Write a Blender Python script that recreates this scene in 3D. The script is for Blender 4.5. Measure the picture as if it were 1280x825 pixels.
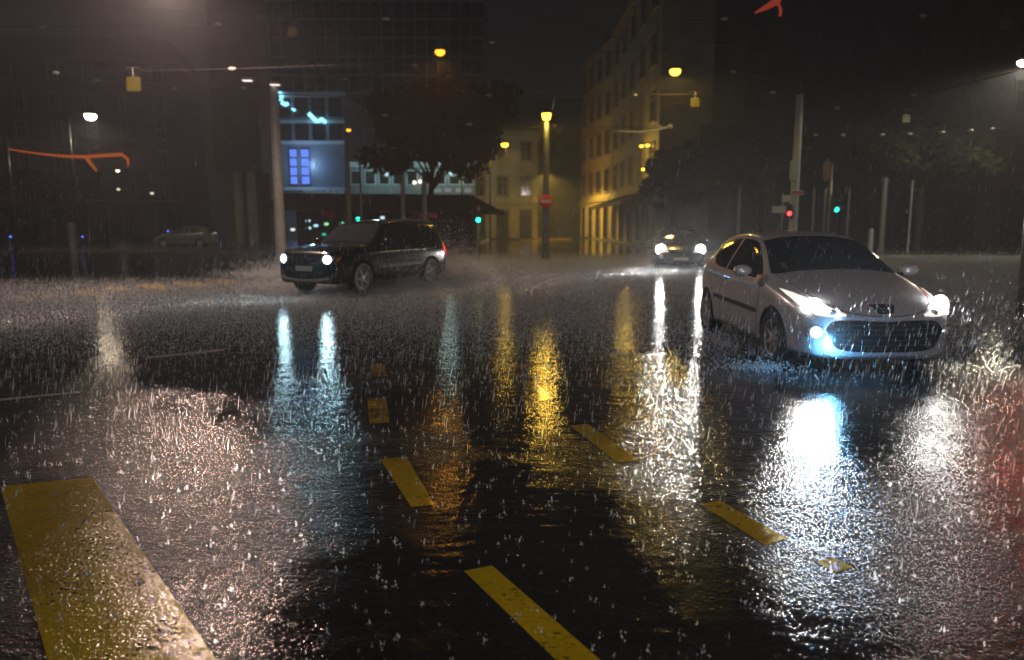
import bpy, bmesh, math, random
import numpy as np
from mathutils import Vector, Matrix
from mathutils.bvhtree import BVHTree

random.seed(7)
rng = np.random.default_rng(7)
R = math.radians
sc = bpy.context.scene
for o in list(bpy.data.objects):
    bpy.data.objects.remove(o)

# ------------------------------------------------------------------ camera
CAM_H, PITCH, FPX = 1.55, 8.1, 924.0
cam_d = bpy.data.cameras.new('camera')
cam = bpy.data.objects.new('camera', cam_d)
sc.collection.objects.link(cam)
cam.location = (0, 0, CAM_H)
cam.rotation_euler = (R(90 - PITCH), 0, 0)
cam_d.sensor_width = 36
cam_d.lens = FPX / 1280 * 36
cam_d.clip_end = 1500
cam_d.clip_start = 0.05
cam_d.dof.use_dof = True
cam_d.dof.focus_distance = 5.0
cam_d.dof.aperture_fstop = 1.5
sc.camera = cam

# ------------------------------------------------------------------ world, exposure
W = bpy.data.worlds.new('World')
sc.world = W
W.use_nodes = True
nt = W.node_tree
nt.nodes.clear()
out = nt.nodes.new('ShaderNodeOutputWorld')
bg = nt.nodes.new('ShaderNodeBackground')
bg.inputs['Color'].default_value = (0.0062, 0.0060, 0.0060, 1)     # low cloud lit by the town
bg.inputs['Strength'].default_value = 1.0
nt.links.new(bg.outputs[0], out.inputs[0])
sc.view_settings.view_transform = 'Standard'
sc.view_settings.look = 'None'
sc.view_settings.exposure = 0.0
sc.view_settings.gamma = 1
sc.view_settings.use_curve_mapping = False
sc.render.engine = 'CYCLES'
sc.cycles.volume_bounces = 0
sc.cycles.max_bounces = 6
sc.cycles.diffuse_bounces = 2
sc.cycles.glossy_bounces = 3
sc.cycles.transmission_bounces = 4
HAZE_DENSITY = 0.0031
NEAR_W = 1800.0

# ------------------------------------------------------------------ helpers
_c, _s = math.cos(R(PITCH)), math.sin(R(PITCH))


def ray(px, py):
    u, v = (px - 640) / FPX, (412.5 - py) / FPX
    return Vector((u, _c + v * _s, -_s + v * _c))


def ground(px, py, z=0.0):
    d = ray(px, py)
    t = (z - CAM_H) / d.z
    return Vector((d.x * t, d.y * t, z))


def at(px, py, Y):
    d = ray(px, py)
    t = Y / d.y
    return Vector((d.x * t, Y, CAM_H + d.z * t))


COL = sc.collection


def tag(o, label=None, cat=None, group=None, kind=None):
    if label: o['label'] = label
    if cat: o['category'] = cat
    if group: o['group'] = group
    if kind: o['kind'] = kind
    return o


def thing(name, label, cat, loc=(0, 0, 0), rz=0.0, group=None):
    o = bpy.data.objects.new(name, None)
    COL.objects.link(o)
    o.empty_display_size = 0.2
    o.location = loc
    o.rotation_euler = (0, 0, rz)
    return tag(o, label, cat, group)


def link(name, me, parent=None):
    o = bpy.data.objects.new(name, me)
    COL.objects.link(o)
    if parent: o.parent = parent
    return o


def build(name, bm, mats, parent=None, smooth=False, angle=None):
    me = bpy.data.meshes.new(name)
    bm.normal_update()
    bm.to_mesh(me)
    bm.free()
    if not isinstance(mats, (list, tuple)): mats = [mats]
    for m in mats: me.materials.append(m)
    if smooth:
        for p in me.polygons: p.use_smooth = True
        if angle is not None:
            me.set_sharp_from_angle(angle=R(angle))
    return link(name, me, parent)


def np_mesh(name, verts, faces, m, parent=None, smooth=False):
    """verts (n,3) array, faces (k,3|4) array"""
    me = bpy.data.meshes.new(name)
    k = faces.shape[1]
    me.vertices.add(len(verts))
    me.vertices.foreach_set('co', np.asarray(verts, dtype=np.float32).ravel())
    me.loops.add(faces.size)
    me.loops.foreach_set('vertex_index', faces.astype(np.int32).ravel())
    me.polygons.add(len(faces))
    me.polygons.foreach_set('loop_start', np.arange(0, faces.size, k, dtype=np.int32))
    me.polygons.foreach_set('loop_total', np.full(len(faces), k, dtype=np.int32))
    me.materials.append(m)
    me.update(calc_edges=True)
    if smooth:
        me.polygons.foreach_set('use_smooth', np.ones(len(faces), dtype=bool))
    return link(name, me, parent)


def box(bm, c, s, bevel=0.0, rot=None):
    M = Matrix.Translation(Vector(c))
    if rot is not None: M = M @ rot.to_4x4()
    M = M @ Matrix.Diagonal((s[0], s[1], s[2], 1))
    r = bmesh.ops.create_cube(bm, size=1, matrix=M)
    if bevel > 0:
        es = list({e for v in r['verts'] for e in v.link_edges})
        bmesh.ops.bevel(bm, geom=es, offset=bevel, segments=2, affect='EDGES', clamp_overlap=True)
    return bm


def tube(bm, pts, r, n=8, cap=True):
    pts = [Vector(p) for p in pts]
    rs = r if isinstance(r, (list, tuple)) else [r] * len(pts)
    rings = []
    up = Vector((0.013, 0.021, 1)).normalized()
    for i, p in enumerate(pts):
        a = pts[max(i - 1, 0)]
        b = pts[min(i + 1, len(pts) - 1)]
        t = (b - a).normalized()
        u = up if abs(t.dot(up)) < 0.95 else Vector((1, 0, 0.01))
        x = t.cross(u).normalized()
        y = x.cross(t)
        rings.append([bm.verts.new(p + (x * math.cos(2 * math.pi * k / n) + y * math.sin(2 * math.pi * k / n)) * rs[i]) for k in range(n)])
    for i in range(len(rings) - 1):
        for k in range(n):
            bm.faces.new((rings[i][k], rings[i][(k + 1) % n], rings[i + 1][(k + 1) % n], rings[i + 1][k]))
    if cap:
        bm.faces.new(rings[0][::-1])
        bm.faces.new(rings[-1])
    return bm


def lathe(bm, prof, n=24, M=None):
    """profile (r, h) turned round local z"""
    M = M or Matrix.Identity(4)
    rings = []
    for (r, h) in prof:
        if r < 1e-6:
            rings.append([bm.verts.new(M @ Vector((0, 0, h)))])
        else:
            rings.append([bm.verts.new(M @ Vector((r * math.cos(2 * math.pi * k / n), r * math.sin(2 * math.pi * k / n), h))) for k in range(n)])
    for a, b in zip(rings, rings[1:]):
        if len(a) == 1 and len(b) == 1: continue
        for k in range(n):
            k2 = (k + 1) % n
            if len(a) == 1: bm.faces.new((a[0], b[k2], b[k]))
            elif len(b) == 1: bm.faces.new((a[k], a[k2], b[0]))
            else: bm.faces.new((a[k], a[k2], b[k2], b[k]))
    return bm


def NB():
    return bmesh.new()


# ------------------------------------------------------------------ materials
def mat(name, col, rough=0.5, metal=0.0, var=0.0, vscale=8.0, bump=0.0, bscale=60.0, emit=None, estr=0.0, coat=0.0, ior=1.5, rvar=0.0):
    m = bpy.data.materials.new(name)
    m.use_nodes = True
    n = m.node_tree.nodes
    l = m.node_tree.links
    b = n['Principled BSDF']
    b.inputs['Base Color'].default_value = (*col, 1)
    b.inputs['Roughness'].default_value = rough
    b.inputs['Metallic'].default_value = metal
    b.inputs['IOR'].default_value = ior
    b.inputs['Coat Weight'].default_value = coat
    if emit:
        b.inputs['Emission Color'].default_value = (*emit, 1)
        b.inputs['Emission Strength'].default_value = estr
    if var > 0 or bump > 0 or rvar > 0:
        tc = n.new('ShaderNodeTexCoord')
    if var > 0:
        tx = n.new('ShaderNodeTexNoise')
        tx.inputs['Scale'].default_value = vscale
        tx.inputs['Detail'].default_value = 5
        l.new(tc.outputs['Object'], tx.inputs['Vector'])
        mr = n.new('ShaderNodeMapRange')
        mr.inputs['From Min'].default_value = 0.3
        mr.inputs['From Max'].default_value = 0.7
        mr.inputs['To Min'].default_value = 1 - var
        mr.inputs['To Max'].default_value = 1 + var
        l.new(tx.outputs['Fac'], mr.inputs['Value'])
        mx = n.new('ShaderNodeVectorMath')
        mx.operation = 'SCALE'
        mx.inputs[0].default_value = col
        l.new(mr.outputs[0], mx.inputs['Scale'])
        l.new(mx.outputs[0], b.inputs['Base Color'])
    if rvar > 0:
        t3 = n.new('ShaderNodeTexNoise')
        t3.inputs['Scale'].default_value = vscale * 2.3
        l.new(tc.outputs['Object'], t3.inputs['Vector'])
        m3 = n.new('ShaderNodeMapRange')
        m3.inputs['To Min'].default_value = max(0.02, rough - rvar)
        m3.inputs['To Max'].default_value = rough + rvar
        l.new(t3.outputs['Fac'], m3.inputs['Value'])
        l.new(m3.outputs[0], b.inputs['Roughness'])
    if bump > 0:
        t2 = n.new('ShaderNodeTexNoise')
        t2.inputs['Scale'].default_value = bscale
        t2.inputs['Detail'].default_value = 3
        l.new(tc.outputs['Object'], t2.inputs['Vector'])
        bp = n.new('ShaderNodeBump')
        bp.inputs['Strength'].default_value = bump
        bp.inputs['Distance'].default_value = 0.02
        l.new(t2.outputs['Fac'], bp.inputs['Height'])
        l.new(bp.outputs[0], b.inputs['Normal'])
    return m


def emit_mat(name, col, strength):
    m = bpy.data.materials.new(name)
    m.use_nodes = True
    n = m.node_tree.nodes
    n.clear()
    o = n.new('ShaderNodeOutputMaterial')
    e = n.new('ShaderNodeEmission')
    e.inputs['Color'].default_value = (*col, 1)
    e.inputs['Strength'].default_value = strength
    m.node_tree.links.new(e.outputs[0], o.inputs[0])
    return m


def wet_road(name, col, col2, wear=0.0):
    """asphalt under a running film of water: aggregate, ripples, puddles"""
    m = bpy.data.materials.new(name)
    m.use_nodes = True
    n = m.node_tree.nodes
    l = m.node_tree.links
    b = n['Principled BSDF']
    tc = n.new('ShaderNodeTexCoord')

    def noise(scale, detail=2, stretch=None, rough=0.5):
        t = n.new('ShaderNodeTexNoise')
        t.inputs['Scale'].default_value = scale
        t.inputs['Detail'].default_value = detail
        t.inputs['Roughness'].default_value = rough
        if stretch:
            mp = n.new('ShaderNodeMapping')
            mp.inputs['Scale'].default_value = stretch
            l.new(tc.outputs['Object'], mp.inputs['Vector'])
            l.new(mp.outputs[0], t.inputs['Vector'])
        else:
            l.new(tc.outputs['Object'], t.inputs['Vector'])
        return t.outputs['Fac']

    def rng_(v, a, b_, c, d):
        r = n.new('ShaderNodeMapRange')
        for k, x in zip(('From Min', 'From Max', 'To Min', 'To Max'), (a, b_, c, d)):
            r.inputs[k].default_value = x
        l.new(v, r.inputs['Value'])
        return r.outputs[0]

    def math_(op, a, b_):
        k = n.new('ShaderNodeMath')
        k.operation = op
        for i, x in enumerate((a, b_)):
            if isinstance(x, (int, float)): k.inputs[i].default_value = x
            else: l.new(x, k.inputs[i])
        return k.outputs[0]

    pud = rng_(noise(0.55, 7, (1.0, 0.8, 1), 0.6), 0.36, 0.72, 0.0, 1.0)         # 0 film on aggregate, 1 standing water
    # the middle of the junction lies lower and holds more water than the near lanes
    sx = n.new('ShaderNodeSeparateXYZ')
    l.new(tc.outputs['Object'], sx.inputs[0])
    # a worn wheel rut in the near lane keeps a smooth sheet of water
    rx = math_('ABSOLUTE', math_('ADD', math_('ADD', sx.outputs['X'], math_('MULTIPLY', noise(0.6, 3), 1.6)), -0.70), 0.0)
    rut = rng_(math_('ADD', rx, math_('MULTIPLY', math_('SUBTRACT', noise(2.6, 5, None, 0.65), 0.5), 1.3)), 0.1, 1.45, 0.70, 0.0)
    pud = math_('MINIMUM', math_('ADD', pud, rut), 1.0)
    deep = rng_(math_('ADD', sx.outputs['Y'], math_('MULTIPLY', noise(0.25, 3), 4.0)), 7.2, 11.5, 0.0, 0.85)
    pud = math_('MINIMUM', math_('ADD', pud, deep), 1.0)
    # colour
    cm = n.new('ShaderNodeMix')
    cm.data_type = 'RGBA'
    cm.inputs[6].default_value = (*col, 1)
    cm.inputs[7].default_value = (*col2, 1)
    l.new(rng_(noise(45, 5), 0.3, 0.7, 0, 1), cm.inputs[0])
    tone = n.new('ShaderNodeVectorMath')
    tone.operation = 'SCALE'
    l.new(cm.outputs[2], tone.inputs[0])
    l.new(rng_(noise(0.45, 5, None, 0.6), 0.35, 0.65, 0.65, 1.35), tone.inputs['Scale'])
    if wear > 0:
        # chipped and rubbed paint: asphalt shows through
        wv = math_('ADD', math_('MULTIPLY', noise(38, 6, None, 0.7), 0.62), math_('MULTIPLY', noise(3.2, 3), 0.38))
        chips = rng_(wv, 0.5 + .09 - .22 * wear, 0.5 + .13 - .22 * wear, 0.0, 1.0)
        ck = n.new('ShaderNodeTexVoronoi')
        ck.feature = 'DISTANCE_TO_EDGE'
        ck.inputs['Scale'].default_value = 3.1
        l.new(tc.outputs['Object'], ck.inputs['Vector'])
        crack = rng_(math_('ADD', ck.outputs['Distance'], math_('MULTIPLY', noise(20, 3), 0.05)), 0.022, 0.032, 0.8, 0.0)
        wm = n.new('ShaderNodeMix')
        wm.data_type = 'RGBA'
        l.new(math_('MAXIMUM', chips, crack), wm.inputs[0])
        l.new(tone.outputs[0], wm.inputs[6])
        wm.inputs[7].default_value = (.022, .020, .016, 1)
        l.new(wm.outputs[2], b.inputs['Base Color'])
    else:
        l.new(tone.outputs[0], b.inputs['Base Color'])
    b.inputs['IOR'].default_value = 1.38
    l.new(rng_(pud, 0, 1, ROAD_R0, ROAD_R1), b.inputs['Roughness'])
    # height: grit, ripples, drop rings
    grit = math_('MULTIPLY', noise(62, 2, None, 0.55), rng_(pud, 0, 1, 0.0080, 0.0010))
    rip = math_('MULTIPLY', noise(15, 2), rng_(pud, 0, 1, 0.0050, 0.0034))
    swell = math_('MULTIPLY', noise(3.0, 2, (0.6, 1.6, 1)), 0.008)
    h = math_('ADD', math_('ADD', grit, rip), swell)
    bp = n.new('ShaderNodeBump')
    bp.inputs['Strength'].default_value = ROAD_BUMP * (.55 if wear > 0 else 1.0)
    bp.inputs['Distance'].default_value = 1.0
    l.new(h, bp.inputs['Height'])
    l.new(bp.outputs[0], b.inputs['Normal'])
    return m


ROAD_R0, ROAD_R1, ROAD_BUMP = 0.11, 0.07, 1.0
M_road = wet_road('wet_asphalt', (0.010, 0.010, 0.010), (0.022, 0.021, 0.020))
M_yel = wet_road('wet_yellow_paint', (0.38, 0.265, 0.003), (0.26, 0.18, 0.003), wear=.08)
M_yelworn_glow = wet_road('worn_paint_and_glow_yellow', (0.34, 0.22, 0.006), (0.22, 0.145, 0.008), wear=.25)  # for the worn dashes, and for the painted glow patch
M_white = wet_road('wet_white_paint', (0.45, 0.44, 0.41), (0.33, 0.32, 0.30), wear=.3)
M_pave = mat('wet_paving', (0.06, 0.058, 0.055), 0.22, var=0.35, vscale=3, bump=0.25, bscale=40, rvar=0.1)
M_kerb = mat('kerb_granite', (0.22, 0.215, 0.205), 0.3, var=0.25, vscale=12, bump=0.2, bscale=80)
M_isl = mat('island_asphalt', (0.016, 0.016, 0.016), 0.35, var=0.3, bump=.3, bscale=60)
M_islk = mat('worn_kerb', (0.05, 0.05, 0.048), 0.4, var=0.3)
M_post = mat('dark_grey_post_paint', (0.085, 0.095, 0.095), 0.42, var=0.15, vscale=6)
M_steel = mat('galvanised_steel', (0.22, 0.22, 0.215), 0.38, 0.3, var=0.15, vscale=6, rvar=0.1)
M_pale = mat('pale_mast_paint', (0.36, 0.40, 0.41), 0.45, var=0.18, vscale=4)
M_dark = mat('dark_metal', (0.03, 0.032, 0.035), 0.35, 0.2, var=0.2)
M_black = mat('black_plastic', (0.015, 0.015, 0.016), 0.35, var=0.2)
M_rubber = mat('tyre_rubber', (0.018, 0.018, 0.018), 0.45, var=0.2, vscale=20)
M_chrome = mat('chrome', (0.75, 0.76, 0.78), 0.12, 1.0, rvar=0.06)
M_alloy = mat('alloy', (0.60, 0.60, 0.60), 0.3, 0.25, rvar=0.1)
M_glass = mat('car_glass', (0.030, 0.038, 0.048), 0.04, 0.0, ior=1.5, rvar=0.02, bump=0.02, bscale=90)
M_lens = mat('lamp_lens', (0.5, 0.52, 0.55), 0.12, 0.55, rvar=0.06, bump=0.1, bscale=60)
M_lens_on = mat('lit_lamp_lens', (0.6, 0.6, 0.6), 0.12, 0.3, rvar=0.06, emit=(1, .93, .82), estr=1.0)
M_red = mat('red_paint', (0.45, 0.02, 0.02), 0.35, var=0.1)
M_signw = mat('white_sign_sheet', (0.45, 0.45, 0.44), 0.4, var=0.08)
M_yplate = mat('yellow_sign_sheet', (0.115, 0.105, 0.010), 0.4, var=0.12)
M_orange = mat('orange_paint', (0.22, 0.13, 0.03), 0.4, var=0.1)
M_wire = mat('wire', (0.07, 0.068, 0.065), 0.5, 0.2, var=0.2)
M_trunk = mat('bark', (0.03, 0.026, 0.022), 0.8, var=0.35, vscale=10, bump=0.6, bscale=20)
M_leaf = mat('leaf', (0.045, 0.07, 0.03), 0.75, var=0.45, vscale=1.2)
M_leaf2 = mat('leaf_dark', (0.009, 0.018, 0.009), 0.85, var=0.45, vscale=1.2)
for _m in (M_leaf, M_leaf2): _m.node_tree.nodes['Principled BSDF'].inputs['Specular IOR Level'].default_value = 0.15
M_silver = mat('silver_paint', (0.51, 0.52, 0.57), 0.28, 0.30, coat=0.6, rvar=0.08, vscale=30, bump=0.02, bscale=180)
M_ink = mat('dark_blue_paint', (0.008, 0.011, 0.016), 0.18, 0.1, coat=1.0, rvar=0.06, vscale=20)
M_grey = mat('dark_grey_paint', (0.02, 0.021, 0.023), 0.22, 0.2, coat=0.8, rvar=0.06)
M_vanw = mat('white_car_paint', (0.16, 0.16, 0.16), 0.3, coat=0.5)
M_bar = mat('pale_bumper_bar', (.62, .58, .50), .3)
M_taill = mat('tail_lens', (0.4, 0.03, 0.03), 0.15, emit=(1, 0.08, 0.05), estr=.9)
M_tailoff = mat('unlit_tail_lens', (0.12, 0.01, 0.01), 0.15)
M_amberl = mat('amber_lens', (0.7, 0.25, 0.03), 0.2)
M_bulb = emit_mat('headlamp_glow', (1.0, 0.97, 0.92), 60)
M_bulb_b = emit_mat('xenon_glow', (0.66, 0.88, 1.0), 26)
M_fog = emit_mat('fog_lamp_glow', (0.45, 0.80, 1.0), 30)
M_sod = emit_mat('sodium_glow', (1.0, 0.52, 0.035), 8)
M_sodor = emit_mat('orange_glow', (1.0, 0.36, 0.02), 3.2)
M_wlamp = emit_mat('white_lamp_glow', (1.0, 0.88, 0.70), 22)
M_pink = emit_mat('warm_lamp_glow', (1.0, 0.74, 0.58), 60)
M_green = emit_mat('signal_green', (0.02, 1.0, 0.62), 6)
M_redl = emit_mat('signal_red', (1.0, 0.03, 0.03), 8)
M_amb = emit_mat('signal_amber', (1.0, 0.4, 0.02), 6)
M_blue = emit_mat('blue_led', (0.10, 0.16, 1.0), 3)
M_bluewin = emit_mat('blue_window', (0.13, 0.26, 1.0), 1.3)
M_neon = emit_mat('neon', (0.25, 0.75, 1.0), 3.0)
M_shop = emit_mat('shop_light', (0.45, 0.85, 1.0), 0.35)
M_litwin = emit_mat('lit_window', (0.55, 0.85, 1.0), 0.12)
M_litplate = mat('lit_number_plate', (0.75, 0.75, 0.72), 0.4)
M_litspot = emit_mat('white_spot', (1, .9, .75), 4)
M_pane = mat('window_pane', (0.012, 0.013, 0.014), 0.08, var=0.2)
M_stone = mat('pale_stone_wall', (0.42, 0.36, 0.24), 0.7, var=0.2, vscale=0.8, bump=0.2, bscale=8)
M_stone2 = mat('plaster_wall', (0.36, 0.32, 0.24), 0.75, var=0.2, vscale=0.7, bump=0.2, bscale=8)
M_trim = mat('window_trim', (0.30, 0.26, 0.18), 0.6, var=0.15, vscale=2)
M_dwall = mat('dark_render_wall', (0.10, 0.09, 0.08), 0.7, var=0.25, vscale=0.7, bump=0.2, bscale=8)
M_dwall2 = mat('darkest_wall', (0.045, 0.042, 0.040), 0.7, var=0.25, vscale=0.7, bump=0.2, bscale=8)  # darkest wall tone, on the two right-hand houses
M_roof = mat('slate_roof', (0.05, 0.048, 0.047), 0.45, var=0.3, vscale=3)
M_curt = mat('curtain_wall', (0.10, 0.12, 0.125), 0.3, 0.2, var=0.2, vscale=0.4)
M_mull = mat('mullion', (0.70, 0.84, 0.88), 0.5, 0.0, var=0.1)
M_panel = mat('blue_grey_panel', (0.22, 0.27, 0.32), 0.35, var=0.2, vscale=0.5)
M_drop = mat('splash_water', (0.70, 0.79, 0.86), 0.12, var=0.15, vscale=3)
M_drop.node_tree.nodes['Principled BSDF'].inputs['Transmission Weight'].default_value = 0.22


def light(name, kind, loc, energy, col, parent=None, size=0.12, cone=160, blend=0.4, target=None):
    d = bpy.data.lights.new(name, kind)
    d.energy = energy
    d.color = col
    d.shadow_soft_size = size
    if kind == 'SPOT':
        d.spot_size = R(cone)
        d.spot_blend = blend
    o = bpy.data.objects.new(name, d)
    COL.objects.link(o)
    if parent: o.parent = parent
    o.location = loc
    if target is not None:
        o.rotation_euler = (Vector(target) - Vector(loc)).to_track_quat('-Z', 'Y').to_euler()
    return o


# ================================================================== GROUND
def sheet(name, pts, z, m, kind='structure'):
    bm = NB()
    vs = [bm.verts.new((p[0], p[1], z)) for p in pts]
    f = bm.faces.new(vs)
    if f.normal.z < 0 or sum((vs[i].co.x * vs[(i + 1) % len(vs)].co.y - vs[(i + 1) % len(vs)].co.x * vs[i].co.y) for i in range(len(vs))) < 0:
        f.normal_flip()
    o = build(name, bm, m)
    o['kind'] = kind
    return o


sheet('road', [(-260, -40), (260, -40), (260, 420), (-260, 420)], 0.0, M_road)


def slab(name, pts, h, m, mk):
    """raised pavement: top sheet with a kerb rim"""
    bm = NB()
    n = len(pts)
    area = sum(pts[i][0] * pts[(i + 1) % n][1] - pts[(i + 1) % n][0] * pts[i][1] for i in range(n))
    if area < 0: pts = pts[::-1]
    lo = [bm.verts.new((p[0], p[1], -0.02)) for p in pts]
    hi = [bm.verts.new((p[0], p[1], h - 0.015)) for p in pts]
    cx = sum(p[0] for p in pts) / n
    cy = sum(p[1] for p in pts) / n
    ins, top = [], []
    for i in range(n):
        a, p, b = Vector(pts[i - 1]), Vector(pts[i]), Vector(pts[(i + 1) % n])
        d1, d2 = (p - a).normalized(), (b - p).normalized()
        nrm = Vector((-(d1 + d2).y, (d1 + d2).x))
        nrm.normalize()
        k = 1 / max(0.4, nrm.dot(Vector((-d1.y, d1.x))))
        q = p + nrm * 0.015 * k
        q2 = p + nrm * 0.16 * k
        top.append(bm.verts.new((q.x, q.y, h)))
        ins.append(bm.verts.new((q2.x, q2.y, h)))
    for i in range(n):
        j = (i + 1) % n
        for a, b in ((lo, hi), (hi, top), (top, ins)):
            f = bm.faces.new((a[i], a[j], b[j], b[i]))
            f.material_index = 1
    bm.faces.new(ins)
    o = build(name, bm, [m, mk])
    o['kind'] = 'structure'
    return o


# pavements under the buildings
slab('pavement', [(-80, 41.5), (-16, 41.5), (-4.5, 39.5), (-3.2, 42), (-2.4, 60), (-2.4, 118), (-80, 118)], 0.13, M_pave, M_kerb)
slab('pavement', [(9.2, 118), (9.0, 52), (10.5, 40), (14.5, 34.5), (80, 33), (80, 118)], 0.13, M_pave, M_kerb)


def marking(px, m=M_yel, z=0.0015):
    sheet('road_marking_or_glow', [ground(*p)[:2] for p in px], z, m)


# yellow lane dashes, ending with a painted glow patch
marking([(0, 608), (115, 597), (270, 825), (60, 825), (-5, 626)][:2] + [(295, 862), (70, 862)])
marking([(475, 574), (508, 571), (543, 631), (514, 634)])
marking([(459, 498), (483, 497), (487, 528), (462, 530)], M_yelworn_glow)
marking([(463, 455), (479, 454), (484, 470), (464, 472)], M_yelworn_glow)
marking([(580, 714), (615, 707), (790, 860), (735, 864)])
marking([(712, 532), (735, 530), (798, 575), (772, 579)])
marking([(875, 630), (900, 626), (984, 673), (957, 682)])
marking([(1020, 702), (1040, 696), (1066, 709), (1044, 716)], M_yelworn_glow)  # rest of the same dash; the gap imitates a reflection lying over it
marking([(650, 478), (667, 476), (692, 498), (673, 502)], M_yelworn_glow)
marking([(620, 459), (690, 452), (692, 455), (622, 463)], M_yelworn_glow)
marking([(652, 294.5), (712, 294.5), (728, 319), (640, 321)], M_yelworn_glow)  # street-lamp glow on the ground, painted in as a yellow sheet
# thin worn white lines across the junction
marking([(180, 446), (280, 436), (281, 438.5), (181, 449)], M_white)
marking([(-60, 504), (100, 489), (100, 491.5), (-60, 507)], M_white)
# yellow crossing bars on the left
for (x0, x1, y, t) in ((15, 42, 374, 3), (44, 74, 371, 3), (90, 132, 366.5, 3.4), (128, 164, 361, 3), (172, 212, 358.5, 3), (214, 262, 355.5, 3), (262, 300, 352, 2.6)):
    marking([(x0, y - t), (x1 - 10, y - t), (x1, y + t), (x0 + 10, y + t)], M_yel)

# ================================================================== CARS
def pchip(xs, ys):
    xs, ys = np.array(xs, float), np.array(ys, float)
    h = np.diff(xs)
    d = np.diff(ys) / h
    m = np.zeros(len(xs))
    for i in range(1, len(xs) - 1):
        if d[i - 1] * d[i] > 0:
            w1, w2 = 2 * h[i] + h[i - 1], h[i] + 2 * h[i - 1]
            m[i] = (w1 + w2) / (w1 / d[i - 1] + w2 / d[i])
    m[0], m[-1] = d[0], d[-1]

    def f(x):
        i = int(np.clip(np.searchsorted(xs, x) - 1, 0, len(h) - 1))
        t = (x - xs[i]) / h[i]
        return ((1 + 2 * t) * (1 - t) ** 2 * ys[i] + t * (1 - t) ** 2 * h[i] * m[i] + t * t * (3 - 2 * t) * ys[i + 1] + t * t * (t - 1) * h[i] * m[i + 1])
    return f


def crom(pts, n):
    """centripetal-ish smooth polyline through pts"""
    P = [Vector(p) for p in pts]
    P = [P[0] * 2 - P[1]] + P + [P[-1] * 2 - P[-2]]
    out = []
    seg = len(P) - 3
    for i in range(seg):
        p0, p1, p2, p3 = P[i:i + 4]
        for k in range(n):
            t = k / n
            l1, l2, l3 = (p1 - p0).length ** .5 + 1e-6, (p2 - p1).length ** .5 + 1e-6, (p3 - p2).length ** .5 + 1e-6
            m1 = (p2 - p1) - ((p2 - p0) / (l1 + l2) - (p1 - p0) / l1) * -l2 if False else ((p1 - p0) / l1 - (p2 - p0) / (l1 + l2) + (p2 - p1) / l2) * l2
            m2 = ((p2 - p1) / l2 - (p3 - p1) / (l2 + l3) + (p3 - p2) / l3) * l2
            a, b = p1 * 2 - p2 * 2 + m1 + m2, p1 * -3 + p2 * 3 - m1 * 2 - m2
            out.append(a * t ** 3 + b * t ** 2 + m1 * t + p1)
    out.append(P[-2])
    return out


def car_shell(tab, nx=90, ns=5):
    tab = sorted(tab)
    xs = [r[0] for r in tab]
    fs = [pchip(xs, [r[k] for r in tab]) for k in range(1, 7)]
    x0, x1 = xs[0], xs[-1]
    st = []
    for i in range(nx + 1):
        t = i / nx
        t = t - 0.85 * math.sin(2 * math.pi * t) / (2 * math.pi)
        st.append(x0 + (x1 - x0) * t)
    bm = NB()
    rows = []
    for x in st:
        w, zs, zb, yt, ze, zt = [f(x) for f in fs]
        hgt = zb - zs
        cp = [(0.86 * w, zs), (0.965 * w, zs + 0.10 * hgt), (0.995 * w, zs + 0.30 * hgt), (w, zs + 0.62 * hgt), (0.985 * w, zb - 0.10 * hgt), (0.95 * w, zb),
              (yt + (0.95 * w - yt) * 0.10, ze - (ze - zb) * 0.10), (yt * 0.93, ze + (zt - ze) * 0.22), (yt * 0.55, ze + (zt - ze) * 0.75), (0.0, zt)]
        sec = crom([(a, b, 0) for a, b in cp], ns)
        right = [(-v.x, v.y) for v in sec]
        left = [(v.x, v.y) for v in sec[:-1]][::-1]
        bot = [(0.5 * w, zs - 0.005), (-0.5 * w, zs - 0.005)]
        rows.append([bm.verts.new((x, y, z)) for y, z in right + left + bot])
    n = len(rows[0])
    for a, b in zip(rows, rows[1:]):
        for k in range(n):
            bm.faces.new((a[k], a[(k + 1) % n], b[(k + 1) % n], b[k]))
    for row, fl in ((rows[0], True), (rows[-1], False)):
        c = bm.verts.new(sum((v.co for v in row), Vector()) / n)
        for k in range(n):
            f = (row[k], row[(k + 1) % n], c)
            bm.faces.new(f[::-1] if fl else f)
    bmesh.ops.recalc_face_normals(bm, faces=bm.faces[:])
    return bm


def cut_arches(bm, axles, rad, half):
    """wheel arches cut out of the closed shell"""
    me = bpy.data.meshes.new('t')
    bm.to_mesh(me)
    o = bpy.data.objects.new('t', me)
    COL.objects.link(o)
    cm = NB()
    for ax, az in axles:
        for s in (-1, 1):
            M = Matrix.Translation((ax, s * (half + 0.02), az)) @ Matrix.Rotation(R(90), 4, 'X')
            bmesh.ops.create_cone(cm, cap_ends=True, segments=48, radius1=rad, radius2=rad, depth=0.62, matrix=M)
    cme = bpy.data.meshes.new('c')
    cm.to_mesh(cme)
    cm.free()
    co = bpy.data.objects.new('c', cme)
    COL.objects.link(co)
    mod = o.modifiers.new('b', 'BOOLEAN')
    mod.object = co
    mod.operation = 'DIFFERENCE'
    mod.solver = 'EXACT'
    dg = bpy.context.evaluated_depsgraph_get()
    res = bpy.data.meshes.new_from_object(o.evaluated_get(dg))
    bpy.data.objects.remove(o)
    bpy.data.objects.remove(co)
    b2 = NB()
    b2.from_mesh(res)
    for f in b2.faces:
        c = f.calc_center_median()
        for ax, az in axles:
            d = math.hypot(c.x - ax, c.z - az)
            if d < rad * 1.002 and abs(c.y) > half - 0.34 and (d < rad * 0.97 or abs(f.normal.y) < 0.3):
                f.material_index = 1
    return b2


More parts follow.
